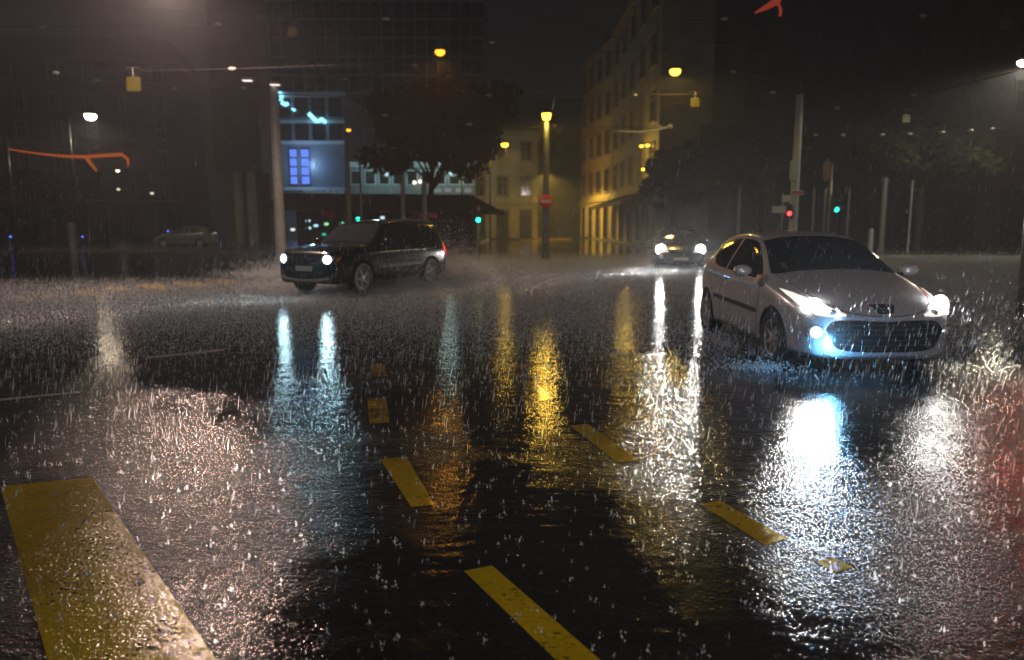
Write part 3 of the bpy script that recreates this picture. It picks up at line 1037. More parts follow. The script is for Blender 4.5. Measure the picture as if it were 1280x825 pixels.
# ------------------------------------------------------------------ traffic lights
def signal(label, px, Y, ytop, lamp_py, lit, aspects=3, dxl=0.0, backing=False, rpole=.055, extra=None):
    top = at(px, ytop, Y)
    t = thing('traffic_light', label, 'traffic light', (top.x, Y, 0))
    bm = NB()
    tube(bm, [(0, 0, 0), (0, 0, top.z)], rpole, 12)
    build('pole', bm, M_steel, t, True)
    zl = at(px, lamp_py, Y).z
    k = .26
    order = {'red': 0, 'amber': 1, 'green': aspects - 1}[lit]
    zc = zl + (order - (aspects - 1) / 2) * k
    bm = NB()
    box(bm, (dxl, -.15, zc), (.26, .16, aspects * k + .04), .03)
    hd = build('signal_head', bm, M_black, t, True, 40)
    if backing:
        bm = NB()
        box(bm, (dxl, -.06, zc), (.50, .012, aspects * k + .30), .004)
        build('backing_board', bm, M_yplate, t)
    for i in range(aspects):
        z = zc + ((aspects - 1) / 2 - i) * k
        bm = NB()
        lathe(bm, [(0, .03), (.06, .026), (.095, .01), (.10, 0)], 18, Matrix.Translation((dxl, -.232, z)) @ Matrix.Rotation(R(90), 4, 'X'))
        on = i == order
        build('signal_lens', bm, {'red': M_redl, 'amber': M_amb, 'green': M_green}[lit] if on else M_dark, hd, True)
        bm = NB()
        n = 10
        for j in range(n):
            a0, a1 = R(200) * j / n - R(10), R(200) * (j + 1) / n - R(10)
            vs = [bm.verts.new((dxl + .115 * math.cos(a), y, z + .115 * math.sin(a))) for a, y in ((a0, -.23), (a1, -.23), (a1, -.38), (a0, -.38))]
            bm.faces.new(vs)
        r_ = bmesh.ops.solidify(bm, geom=bm.faces[:], thickness=.006)
        build('visor', bm, M_black, hd)
    return t


signal('green traffic light beside the slim orange-lamp mast', 450, 40, 205, 274, 'green', dxl=-.14)
g1 = signal('short green pedestrian signal at the right end of the dark shelter', 598, 34, 258, 275, 'green', 2)
signal('green traffic light with amber backing board and warning triangle, right of the grey mast', 1040, 33, 206, 262, 'green', dxl=.22)
r1 = signal('red traffic light just right of the picture, glowing through the rain', 1300, 12.5, 120, 160, 'red', 3, dxl=0)
signal('distant signal with cyan light under the shelter roof', 573, 52, 262, 270, 'green', 2)
signal('distant signal with amber light under the shelter roof', 562, 52, 262, 270, 'amber', 2)
rp = at(1300, 160, 12.5)
light('red_halo', 'POINT', (-.05, -.55, rp.z), 25, (1, .06, .04), r1, .10)
light('red_glow', 'SPOT', (0, -.40, rp.z), 50, (1, .05, .03), r1, .10, 150, .5, (-4, -7, rp.z - 2))
# big mast on the right with its signal and sign plate
t, H = mast('trolley_mast', 'grey mast with a red signal and small red-white plate, right of the following car', 1000, 34, 118, .20, M_pale)
z = at(1000, 241, 34).z
bm = NB(); box(bm, (.02, -.23, z), (.55, .02, .22), .006)
s_ = build('sign_plate', bm, M_signw, t)
bm = NB(); box(bm, (.02, -.244, z), (.47, .008, .12), .003)
build('red_band', bm, M_red, s_)
z = at(992, 267, 34).z
bm = NB(); box(bm, (-.30, -.2, z + .1), (.24, .18, .62), .03)
s_ = build('signal_head', bm, M_black, t, True, 40)
bm = NB(); lathe(bm, [(0, .03), (.07, .02), (.095, 0)], 16, Matrix.Translation((-.30, -.29, z)) @ Matrix.Rotation(R(90), 4, 'X'))
build('signal_lens', bm, M_redl, s_, True)
z = at(1000, 205, 34).z
bm = NB(); box(bm, (-.14, -.16, z - .3), (.34, .2, .9), .03)
build('control_box', bm, M_pale, t, True, 40)
# signs on the amber-backed signal post
p = at(1038, 213, 33)
t = thing('road_sign', 'amber rectangular board with a hanging warning triangle on a thin post', 'road sign', (p.x - .05, 33.25, 0))
bm = NB(); tube(bm, [(0, 0, 0), (0, 0, p.z + .5)], .04, 10); build('post', bm, M_steel, t, True)
bm = NB(); box(bm, (0, -.06, p.z), (.36, .02, .75), .006); build('board', bm, M_orange, t)
z = at(1034, 233, 33).z
bm = NB()
pts = [(-.26, z + .24), (.26, z + .24), (0, z - .24)]
f = bm.faces.new([bm.verts.new((x - .1, -.09, zz)) for x, zz in pts]); bmesh.ops.solidify(bm, geom=[f], thickness=.02)
tr = build('give_way_triangle', bm, M_red, t)
bm = NB(); f = bm.faces.new([bm.verts.new((x * .62 - .1, -.118, z + .06 + (zz - z - .06) * .62)) for x, zz in pts]); bmesh.ops.solidify(bm, geom=[f], thickness=.006)
build('white_centre', bm, M_signw, tr)
# white direction signs left of that mast
p = at(978, 262, 36)
t = thing('direction_sign', 'small white direction boards on a post left of the grey mast', 'road sign', (p.x, 36, 0))
bm = NB(); tube(bm, [(0, 0, 0), (0, 0, p.z + .8)], .045, 10); build('post', bm, M_steel, t, True)
for dx, z0, w in ((-.1, p.z, .85), (.15, p.z + .52, .45)):
    bm = NB(); box(bm, (dx, -.07, z0), (w, .02, .32), .006); build('board', bm, M_signw, t)

# plain posts
def post(label, px, Y, yt, r, m=M_steel, name='post'):
    t, H = mast(name, label, px, Y, yt, r, m, 'post', .9)
    return t


post('pale post left of the tree trunk, behind the dark car roof', 503, 44, 218, .13, M_pale)
post('pale post touching the tree trunk, behind the dark car roof', 530, 44, 226, .15, M_pale)
post('thick grey post below the right tree', 1107, 40, 222, .16)
post('very thin pale post right of the thick grey post', 1141, 40, 225, .05, M_pale)
post('thin grey post left of the red-signal mast', 925, 38, 232, .06)
post('thin post between the red-signal mast and the green signal', 1018, 36, 236, .05)
post('thin grey post right of the green signal', 1062, 37, 236, .05)
# bollards and small pillars
def bollard(label, px, Y, yt, r, m, glow=None, cat='bollard'):
    top = at(px, yt, Y)
    t = thing('bollard', label, cat, (top.x, Y, 0))
    bm = NB(); lathe(bm, [(r * 1.1, 0), (r * 1.1, .08), (r, .1), (r * .95, top.z - .12), (r * .95, top.z - .1)], 16)
    build('post', bm, m, t, True, 40)
    bm = NB(); lathe(bm, [(r * .95, top.z - .1), (r * .9, top.z - .03), (r * .5, top.z), (0, top.z)], 16)
    build('cap', bm, glow or m, t, True, 60)
    return t


bollard('pale pillar standing alone at far left of the road', 88, 41, 279, .20, M_pale, cat='pillar')
bollard('pale bollard behind the silver car, right of its roof', 1089, 38, 286, .13, M_pale)
bollard('bollard with blue light at the left edge', 13, 52, 295, .07, M_dark, M_blue)
bollard('bollard with faint blue light behind the pale pillar', 103, 55, 295, .06, M_dark, M_blue)
bollard('bollard with blue light beside the far parked car', 210, 62, 288, .08, M_dark, M_blue)

# ================================================================== BUILDINGS
def windows(root, W_, H0, fh, nfl, nb, ww, wh, mtrim, face='front', D=0, off=.05, skip=0, mpane=None):
    bay = W_ / nb
    for f in range(nfl):
        for b in range(nb):
            x = (b + .5) * bay
            z = H0 + f * fh + fh * .52
            bm = NB()
            for c, s in (((x - ww / 2, -off, z), (.16, .12, wh + .16)), ((x + ww / 2, -off, z), (.16, .12, wh + .16)), ((x, -off - .004, z + wh / 2 + .08), (ww + .36, .16, .18)), ((x, -off - .03, z - wh / 2 - .06), (ww + .40, .24, .14)), ((x, -off + .01, z), (.07, .08, wh - .02)), ((x, -off + .014, z + wh * .2), (ww - .02, .07, .06))):
                box(bm, c, s)
            wdw = build('window', bm, mtrim, root)
            bm = NB()
            box(bm, (x, -.012, z), (ww + .02, .04, wh))
            build('pane', bm, (mpane(f, b) if mpane else None) or M_pane, wdw)


def town_house(name, label, loc, rz, W_, D, floors, fh, gh, nb, wall, trim, roofh=3.0, ww=1.2, wh=2.1, mpane=None):
    root = thing(name, label, 'building', loc, rz)
    H = gh + floors * fh
    bm = NB(); box(bm, (W_ / 2, D / 2, H / 2), (W_, D, H)); build('wall', bm, wall, root)
    bm = NB()
    box(bm, (W_ / 2, -.10, gh + .06), (W_ + .04, .34, .34))
    build('string_course', bm, trim, root)
    bm = NB(); box(bm, (W_ / 2, D / 2, H + .15), (W_ + .7, D + .8, .36)); box(bm, (W_ / 2, D / 2 + .05, H - .14), (W_ + .3, D + .3, .22)); build('cornice', bm, trim, root)
    bm = NB()
    v = [bm.verts.new(q) for q in ((-.3, -.3, H + .34), (W_ + .3, -.3, H + .34), (W_ + .3, D + .3, H + .34), (-.3, D + .3, H + .34), (1.5, 2.5, H + .34 + roofh), (W_ - 1.5, 2.5, H + .34 + roofh), (W_ - 1.5, D - 2.5, H + .34 + roofh), (1.5, D - 2.5, H + .34 + roofh))]
    for q in ((0, 1, 5, 4), (1, 2, 6, 5), (2, 3, 7, 6), (3, 0, 4, 7), (4, 5, 6, 7)): bm.faces.new([v[i] for i in q])
    rf = build('roof', bm, M_roof, root)
    for cx in (W_ * .25, W_ * .72):
        bm = NB(); box(bm, (cx, D * .45, H + roofh + .6), (.8, 1.1, 1.6)); box(bm, (cx, D * .45, H + roofh + 1.45), (.95, 1.25, .14)); build('chimney', bm, trim, rf)
    windows(root, W_, gh, fh, floors, nb, ww, wh, trim, mpane=mpane)
    # ground floor openings
    bay = W_ / nb
    for b in range(nb):
        bm = NB()
        x = (b + .5) * bay
        for c, s in (((x - bay * .3, -.05, gh * .44), (.2, .12, gh * .82)), ((x + bay * .3, -.05, gh * .44), (.2, .12, gh * .82)), ((x, -.055, gh * .87), (bay * .6 + .3, .14, .2))): box(bm, c, s)
        sf = build('shop_front', bm, trim, root)
        bm = NB(); box(bm, (x, -.012, gh * .43), (bay * .6 - .1, .04, gh * .84)); build('pane', bm, M_pane, sf)
    return root


yl = town_house('corner_house', 'sodium-lit yellow stone house at the far end of the side street', (8.3, 90.5, .13), -math.atan2(13.2, 1.9), 13.3, 14, 4, 3.9, 4.0, 4, M_stone, M_trim, 3.0, 1.7, 2.3)
y2 = town_house('town_house', 'yellow-lit stone house nearer on the right of the side street', (10.2, 76.6, .13), R(-90), 24, 14, 4, 3.9, 4.0, 5, M_stone2, M_trim, 3.0, 2.0, 2.3)
# awning along its ground floor
t = thing('awning', 'long dark awning over the pavement of the nearer yellow-lit house', 'awning', (10.2, 74, 0), R(-90))
bm = NB()
f = [bm.verts.new(q) for q in ((0, -.25, 4.1), (21, -.25, 4.1), (21, -2.4, 3.3), (0, -2.4, 3.3))]
bmesh.ops.solidify(bm, geom=[bm.faces.new(f)], thickness=.06)
build('canopy', bm, M_dark, t)
bm = NB(); box(bm, (10.5, -2.44, 3.14), (21, .04, .3)); build('valance', bm, M_dark, t)
# wall lamps of that house
for lab, px, py, Y in (('left wall lamp of the pair on the nearer yellow-lit house', 803, 182, 57), ('right wall lamp of the pair on the nearer yellow-lit house', 812, 181, 54.5), ('wall lamp low on the nearer yellow-lit house', 808, 211, 56)):
    p = at(px, py, Y)
    t = thing('wall_lamp', lab, 'wall lamp', (9.75, Y, p.z))
    bm = NB(); tube(bm, [(.48, 0, .05), (.25, 0, .18), (0, 0, .12)], .03, 8); build('bracket', bm, M_dark, t, True)
    lamp_bowl('lamp', t, Vector((0, 0, 0)), .15, M_sod)
    if 'left' in lab or 'low' in lab: light('glow', 'POINT', (-1.1, 0, -.15), 70, (1, .62, .10), t, .15)
# low yellow-lit house on the left of the side street
town_house('low_house', 'low yellow-lit house left of the no-entry post', (-7.2, 79.6, .13), 0, 9.9, 14, 2, 3.6, 3.6, 4, M_stone, M_trim, 2.4, 1.2, 1.9)
# dark houses closing the street and filling the block
town_house('end_house', 'dark house closing the far end of the side street', (-2, 150, .13), 0, 26, 12, 5, 3.6, 4.2, 8, M_dwall, M_dwall, 4.0)
town_house('right_house', 'large dark house behind the trees on the right', (14, 50, .13), R(4), 26, 14, 6, 3.6, 4.5, 7, M_dwall2, M_dwall2, 3.0)
town_house('far_right_house', 'dark house at the right edge beyond the street lamp', (42, 50, .13), R(-8), 24, 14, 5, 3.6, 4.5, 7, M_dwall2, M_dwall, 3.0)
town_house('left_house', 'dark house beyond the far square on the left', (-78, 96, .13), R(8), 34, 14, 5, 3.6, 4.5, 8, M_dwall, M_trim, 3.0)
# dark block with pale columns at its foot, left of the pale mast
t = thing('colonnade_block', 'dark block on two pale columns left of the tall pale mast', 'building', (-22, 58, 0))
xa, xb = at(268, 200, 58).x + 22, at(327, 200, 58).x + 22
bm = NB(); box(bm, ((xa + xb) / 2, 1.5, 5.6 + 11), (xb - xa, 3, 22)); build('upper_block', bm, M_dwall, t)
for px in (296, 312):
    x = at(px, 250, 58).x + 22
    bm = NB(); tube(bm, [(x, .5, 0), (x, .5, 5.6)], .35, 14); build('column', bm, M_stone2, t, True, 50)
bm = NB(); box(bm, ((xa + xb) / 2, 2.4, 2.8), (xb - xa, 1.2, 5.58)); build('lower_wall', bm, M_dwall, t)

# office tower
Yt = 120.0
x0, x1 = at(327, 150, Yt).x, at(604, 150, Yt).x
t = thing('office_tower', 'tall dark glass office tower with a faint grid of floors', 'building', (x0, Yt, 0))
TH, fl = 43.0, 2.75
bm = NB(); box(bm, ((x1 - x0) / 2, 8, TH / 2), (x1 - x0, 16, TH)); build('core', bm, M_curt, t)
nfl = int(TH / fl)
for i in range(nfl):
    bm = NB(); box(bm, ((x1 - x0) / 2, -.03, i * fl + fl * .5), (x1 - x0 - .1, .05, fl * .7)); build('glazing', bm, M_pane, t)
    bm = NB(); box(bm, ((x1 - x0) / 2, -.07, (i + 1) * fl), (x1 - x0 + .1, .16, .42)); build('floor_band', bm, M_mull, t)
nm = 20
for i in range(nm + 1):
    bm = NB(); box(bm, ((x1 - x0) * i / nm, -.10, TH / 2), (.16, .14, TH)); build('mullion', bm, M_mull, t)
# lower annexe with shop lights
Ya = 84.0
xa, xb = at(347, 200, Ya).x, at(432, 200, Ya).x
zt = at(380, 116, Ya).z
t = thing('annexe_building', 'blue-lit annexe at the foot of the office tower with two blue windows', 'building', (xa, Ya, 0))
wA = xb - xa
bm = NB(); box(bm, (wA / 2, 6, zt / 2), (wA, 12, zt)); build('wall', bm, M_panel, t)
bm = NB(); box(bm, (wA / 2, -.10, zt - .2), (wA + .4, .5, .5)); build('parapet', bm, M_mull, t)
for py in (152, 178, 236):
    z = at(380, py, Ya).z
    bm = NB(); box(bm, (wA / 2, -.06, z), (wA, .2, .35)); build('floor_band', bm, M_mull, t)
for k in range(4):
    bm = NB(); box(bm, (wA * (k + .5) / 4, -.02, (at(380, 165, Ya).z)), (wA / 4 - .4, .06, 1.8)); build('window', bm, M_pane, t)
    bm = NB(); box(bm, (wA * (k + .5) / 4, -.02, (at(380, 134, Ya).z)), (wA / 4 - .4, .06, 2.0)); build('window', bm, M_pane, t)
for px0, px1 in ((362, 373), (376, 388)):
    a, b_ = at(px0, 186, Ya), at(px1, 231, Ya)
    bm = NB(); box(bm, ((a.x + b_.x) / 2 - xa, -.09, (a.z + b_.z) / 2), (b_.x - a.x + .16, .1, a.z - b_.z + .16)); w = build('window', bm, M_dark, t)
    for k in range(4):
        hh = (a.z - b_.z) / 4
        bm = NB(); box(bm, ((a.x + b_.x) / 2 - xa, -.15, b_.z + hh * (k + .5)), (b_.x - a.x - .05, .04, hh - .16)); build('pane', bm, M_bluewin, w)
for k in range(6):
    a = at(384 + k * 8.5, 240, Ya)
    bm = NB(); box(bm, (a.x - xa, -.10, a.z), (.62, .08, .8)); build('shop_window', bm, M_litwin, t)
light('shop_glow', 'POINT', (wA * .45, -2.0, at(380, 205, Ya).z), 300, (.35, .6, 1), t, .4)
# neon script on it (unreadable strokes)
t = thing('neon_sign', 'pale blue neon sign strokes high on the blue-lit annexe', 'neon sign', at(380, 135, Ya - .6))
o0 = at(380, 135, Ya - .6)
for st in ([(349, 115), (352, 120), (351, 126)], [(352, 128), (357, 131), (360, 129)], [(365, 136), (369, 138)], [(386, 142), (391, 147), (396, 152)], [(397, 152), (402, 149), (407, 153)]):
    bm = NB(); tube(bm, [at(a, b_, Ya - .6) - o0 for a, b_ in st], .20 if len(st) == 3 else .12, 8); build('neon_stroke', bm, M_neon, t, True)
bm = NB(); tube(bm, [at(a, b_, Ya - .45) - o0 for a, b_ in ((346, 133), (412, 140))], .05, 6); build('rail', bm, M_dark, t)

# low block joined to the annexe, faintly lit, behind the tree
Yp = 78.0
xa, xb = at(436, 205, Yp).x, at(594, 205, Yp).x
zt = at(500, 204, Yp).z
wP = xb - xa
t = thing('podium_building', 'low teal-lit block with white shop signs behind the tree trunk', 'building', (xa, Yp, 0))
bm = NB(); box(bm, (wP / 2, 3, zt / 2), (wP, 6, zt)); build('wall', bm, M_panel, t)
bm = NB(); box(bm, (wP / 2, -.15, zt - .15), (wP + .3, .5, .5)); build('parapet', bm, M_mull, t)
bm = NB(); box(bm, (wP / 2, -.10, at(500, 236, Yp).z - .75), (wP, .3, .3)); build('fascia', bm, M_dark, t)
for k in range(9):
    bm = NB(); box(bm, (wP * (k + .5) / 9, -.02, at(500, 222, Yp).z), (wP / 9 - .3, .06, 1.5)); w = build('window', bm, M_mull, t)
    bm = NB(); box(bm, (wP * (k + .5) / 9, -.05, at(500, 222, Yp).z), (wP / 9 - .5, .06, 1.3)); build('pane', bm, M_pane, w)
for px in (547, 560, 574, 585):
    a = at(px, 238, Yp)
    bm = NB(); box(bm, (a.x - xa, -.16, a.z), (.75, .08, .42), .05); build('shop_sign', bm, emit_mat('white_sign_light', (.8, .95, .95), .22), t)
for px, py in ((518, 228), (525, 227), (452, 198), (490, 187), (413, 214)):
    a = at(px, py, Yp - .6)
    if py < 200 or px < 430: continue
    bm = NB(); ellip(bm, (a.x - xa, -.6, a.z), (.16, .16, .16), n=10); build('spot_lamp', bm, M_litspot, t, True)
light('shop_glow', 'POINT', (wP * .25, -4.0, at(500, 212, Yp).z), 260, (.5, .85, .85), t, .4)
light('shop_glow', 'POINT', (wP * .8, -4.0, at(500, 212, Yp).z), 260, (.6, .9, .85), t, .4)

# shelter with dark hipped roof
Ys = 46.0
xl, xr = at(352, 270, Ys).x, at(592, 270, Ys).x
z0, z1 = at(450, 262, Ys).z, at(450, 243, Ys).z
t = thing('tram_shelter', 'long dark shelter with a hipped roof behind the dark car', 'shelter', (xl, Ys, 0))
wS = xr - xl
bm = NB()
v = [bm.verts.new(q) for q in ((-.6, -2, z0), (wS + 2.0, -2, z0 - .25), (wS + 2.0, 5, z0 - .25), (-.6, 5, z0), (0, .5, z1 + .1), (wS - .2, .5, z1), (wS - .2, 3, z1), (0, 3, z1 + .1))]
for q in ((0, 1, 5, 4), (1, 2, 6, 5), (2, 3, 7, 6), (3, 0, 4, 7), (4, 5, 6, 7), (3, 2, 1, 0)): bm.faces.new([v[i] for i in q])
build('roof', bm, M_roof, t)
for k in range(7):
    bm = NB(); tube(bm, [(wS * k / 6, -1.4, .1), (wS * k / 6, -1.4, z0)], .07, 10); build('column', bm, M_dark, t, True)
bm = NB(); box(bm, (wS / 2, 3.2, z0 / 2), (wS, .12, z0 - .1)); build('back_wall', bm, M_dark, t)
bm = NB(); box(bm, (wS / 2, 2.4, .5), (wS * .7, .45, .08)); build('bench', bm, M_dark, t)
for px, py, c in ((385, 276, (.5, .85, 1)), (395, 282, (.4, .75, 1)), (386, 285, (.5, .9, .95)), (427, 279, (.2, 1, .45)), (408, 280, (.3, .8, .3)), (405, 293, (.05, .8, .55)), (478, 272, (.6, .75, .9)), (366, 287, (.7, .8, .8))):
    a = at(px, py, Ys + 1)
    bm = NB(); ellip(bm, (a.x - xl, 1, a.z), (.16, .05, .09), n=10); build('display_light', bm, emit_mat('display', c, 1.4 if py < 290 else .6), t, True)
bm = NB(); box(bm, (wS * .78, -1.62, z0 - .3), (1.1, .05, .42)); build('red_board', bm, M_red, t)
bm = NB(); box(bm, (wS * .28, -1.62, z0 - .25), (.7, .05, .5)); build('red_board', bm, M_red, t)

# ================================================================== TREES
def tree(label, px, Y, ytop, ybot, halfw_px, leafm, n=7000, seed=1, tx=None):
    rr = np.random.default_rng(seed)
    c_t, c_b = at(px, ytop, Y), at(px, ybot, Y)
    H, zb = c_t.z, c_b.z
    rx = halfw_px / FPX * Y
    base = Vector(((at(tx, 280, Y).x if tx else c_t.x), Y, 0))
    t = thing('tree', label, 'tree', base)
    off = c_t.x - base.x
    bm = NB()
    tube(bm, [(0, 0, 0), (.05, .02, 1.2), (off * .2, 0, zb * .7), (off * .5, .1, zb + (H - zb) * .3), (off * .8, 0, zb + (H - zb) * .7)], [.30, .23, .20, .13, .05], 10)
    limbs = []
    for k in range(11):
        a = 2 * math.pi * k / 11 + rr.uniform(-.3, .3)
        s0 = Vector((off * .3, 0, zb * .75 + (H - zb) * rr.uniform(0, .4)))
        e = Vector((off + rx * .75 * math.cos(a), rx * .7 * math.sin(a), zb + (H - zb) * rr.uniform(.2, .85)))
        m_ = s0.lerp(e, .5) + Vector((0, 0, .3))
        tube(bm, [s0, m_, e], [.09, .055, .02], 6)
        limbs.append((m_, e))
    build('trunk', bm, M_trunk, t, True)
    # leaf clumps
    cl = []
    for k in range(46):
        m_, e = limbs[k % len(limbs)]
        q = m_.lerp(e, rr.uniform(.3, 1.15)) + Vector(rr.normal(0, .55, 3))
        cl.append((q, rr.uniform(.45, 1.0)))
    for k in range(26):
        d_ = rr.normal(0, 1, 3)
        d_ = d_ / np.linalg.norm(d_) * rr.random() ** .4
        cl.append((Vector((off + d_[0] * rx * .85, d_[1] * rx * .8, (zb + H) / 2 + d_[2] * (H - zb) * .46)), rr.uniform(.6, 1.1)))
    V, F = [], []
    per = int(n * 1.3) // len(cl)
    for q, rad in cl:
        dirs = rr.normal(0, 1, (per, 3))
        dirs /= np.linalg.norm(dirs, axis=1)[:, None]
        pos = np.array(q) + dirs * (rad * rx / 4.2 * rr.uniform(.4, 1.15, (per, 1))) * np.array([1.15, 1.15, .8])
        for p in pos:
            s = rr.uniform(.12, .26)
            a = Vector(rr.normal(0, 1, 3)).normalized()
            b_ = a.orthogonal().normalized()
            i = len(V)
            pv = Vector(p)
            V += [pv - a * s, pv + b_ * s * .55, pv + a * s, pv - b_ * s * .55]
            F.append((i, i + 1, i + 2, i + 3))
    np_mesh('crown', np.array([tuple(v) for v in V]), np.array(F), leafm, t)
    return t


tree('dark leafy tree rising behind the shelter, in front of the office tower', 548, 50, 95, 220, 92, M_leaf2, 20000, 3, 536)
tree('green tree on the right pavement under dotted lights', 1160, 42, 122, 226, 85, M_leaf, 16000, 5)
tree('dim green tree beside the red-signal mast', 925, 46, 150, 245, 60, M_leaf, 12000, 9)
tree('dark bushy tree in front of the nearer yellow-lit house', 845, 47, 180, 262, 36, M_leaf2, 9000, 11)
tree('dim tree on the left square under the orange arm', 40, 66, 205, 280, 70, M_leaf2, 8000, 13)

# ================================================================== OVERHEAD WIRES AND WHAT HANGS ON THEM
def wire(label, a, b_, sag=.35, ins=(), r=.016):
    a, b_ = Vector(a), Vector(b_)
    t = thing('overhead_wire', label, 'wire', a)
    pts = []
    for k in range(17):
        u = k / 16
        pts.append(a.lerp(b_, u) - a - Vector((0, 0, sag * 4 * u * (1 - u))))
    bm = NB(); tube(bm, pts, r, 6); build('cable', bm, M_wire, t, True)
    for u in ins:
        q = a.lerp(b_, u) - a - Vector((0, 0, sag * 4 * u * (1 - u)))
        bm = NB(); ellip(bm, q, (.13, .06, .055), n=8); build('insulator', bm, M_signw, t, True)
    return t


mL, mR = at(336, 108, 30), at(1000, 122, 34)
wire('span wire from the pale mast carrying the orange lamp', mL, at(700, 20, 25), .5, (.15, .3, .55, .62, .8))
wire('span wire carrying the yellow lamp to the right-hand mast', at(700, 20, 25), mR + Vector((0, 0, .6)), .3, (.3, .65))
wire('span wire from the pale mast out to the left square', mL, at(-60, 60, 24), .5, (.1, .35, .6))
wire('span wire rising from the right-hand mast over the right tree', mR - Vector((0, 0, .6)), at(1300, 80, 26), .25, (.2, .55, .8))
wire('contact wire passing low over the right tree hung with white insulators', at(960, 166, 40), at(1260, 160, 30), .2, (.25, .38, .55, .66, .78, .88, .95))
wire('contact wire crossing the side street in front of the lamp post', at(560, 150, 34), at(1000, 150, 34), .3, (.3, .6))
wire('contact wire running from the pale mast towards the following car', mL - Vector((0, 0, .4)), at(840, 160, 36), .5, (.25, .45))
wire('wire holding the warm white lamp at top left', at(-100, -60, 18.6), at(420, -30, 20), .05)


def hang_plate(label, px, py, Y, s, m=M_yplate):
    p = at(px, py, Y)
    t = thing('hanging_plate', label, 'hanging sign', p)
    bm = NB(); box(bm, (0, 0, 0), (s, .02, s), .006); build('plate', bm, m, t)
    bm = NB(); tube(bm, [(0, 0, s / 2), (0, 0, s / 2 + .25)], .01, 6); tube(bm, [(-s * .5, 0, s / 2 + .25), (s * .5, 0, s / 2 + .25)], .012, 6); build('clamp', bm, M_steel, t)


def plate_wire(label, px, py, Y, s, dx=30):
    p = at(px, py, Y) + Vector((0, 0, s / 2 + .25))
    wire(label, p + Vector((-dx, 4, 1.2)), p + Vector((dx, -4, -.2 + 1.0)), .28 * 0 + 1.1, (.36, .46, .55), .008)


plate_wire('span wire with the square yellow plate', 167, 105, 22, .40)
plate_wire('span wire with the small yellow plate over the office tower', 365, 40, 24, .28)
plate_wire('span wire with the yellow-green plate under the yellow lamp', 869, 128, 31, .36)
plate_wire('span wire with the yellow plate at the upper right corner', 1257, 30, 24, .32)
hang_plate('square yellow plate hanging on a wire at upper left', 167, 105, 22, .40)
hang_plate('small yellow plate hanging on a wire over the office tower', 365, 40, 24, .28)
hang_plate('small yellow-green plate hanging below the yellow lamp', 869, 128, 31, .36)
hang_plate('yellow plate hanging on a wire at the upper right corner', 1257, 30, 24, .32)
hang_plate('small yellow plate beside the white lamp at far left', 181, 213, 60, .7)
hang_plate('small amber plate hanging in front of the right tree', 1133, 148, 38, .38)
# bent arms; orange and red glow put in as weak material emission
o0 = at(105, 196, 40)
t = thing('emissive_arm', 'glowing orange bent arm over the square at far left', 'light', o0)
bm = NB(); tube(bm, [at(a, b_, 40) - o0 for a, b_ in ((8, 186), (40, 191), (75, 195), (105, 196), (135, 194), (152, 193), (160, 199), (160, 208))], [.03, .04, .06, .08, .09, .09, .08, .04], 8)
build('arm', bm, emit_mat('orange_arm_emission', (1, .20, .03), .34), t, True)
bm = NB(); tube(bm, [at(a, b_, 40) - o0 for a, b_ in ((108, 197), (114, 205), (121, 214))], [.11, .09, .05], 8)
st_ = build('stay', bm, emit_mat('orange_stay_emission', (1, .24, .04), .30), t, True)
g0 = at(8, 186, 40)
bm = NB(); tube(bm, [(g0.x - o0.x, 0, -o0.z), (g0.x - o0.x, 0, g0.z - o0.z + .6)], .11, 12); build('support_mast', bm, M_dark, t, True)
o0 = at(965, 8, 20)
t = thing('emissive_arm', 'reddish glowing fitting on the wires at the top right of centre', 'light', o0)
bm = NB(); tube(bm, [at(a, b_, 20) - o0 for a, b_ in ((944, 16), (958, 9), (970, 2), (980, -6))], [.02, .07, .09, .04], 8); tube(bm, [at(a, b_, 20) - o0 for a, b_ in ((972, 3), (976, 12), (975, 20))], .04, 8)
build('arm', bm, emit_mat('red_arm_emission', (1, .12, .06), .22), t, True)
o0 = at(820, 162, 33)
t = thing('wire_bracket', 'yellow-lit bracket joining the wires below the high yellow lamp', 'bracket', o0)
bm = NB(); tube(bm, [at(a, b_, 33) - o0 for a, b_ in ((768, 164), (800, 165), (818, 163), (838, 158))], .045, 8); ellip(bm, at(838, 158, 33) - o0, (.11, .11, .11), n=10)
build('arm', bm, M_pale, t, True)

# ================================================================== RAIN
OCT_V = np.array([[1, 0, 0], [-1, 0, 0], [0, 1, 0], [0, -1, 0], [0, 0, 1], [0, 0, -1]], float)
OCT_F = np.array([[0, 2, 4], [2, 1, 4], [1, 3, 4], [3, 0, 4], [2, 0, 5], [1, 2, 5], [3, 1, 5], [0, 3, 5]])


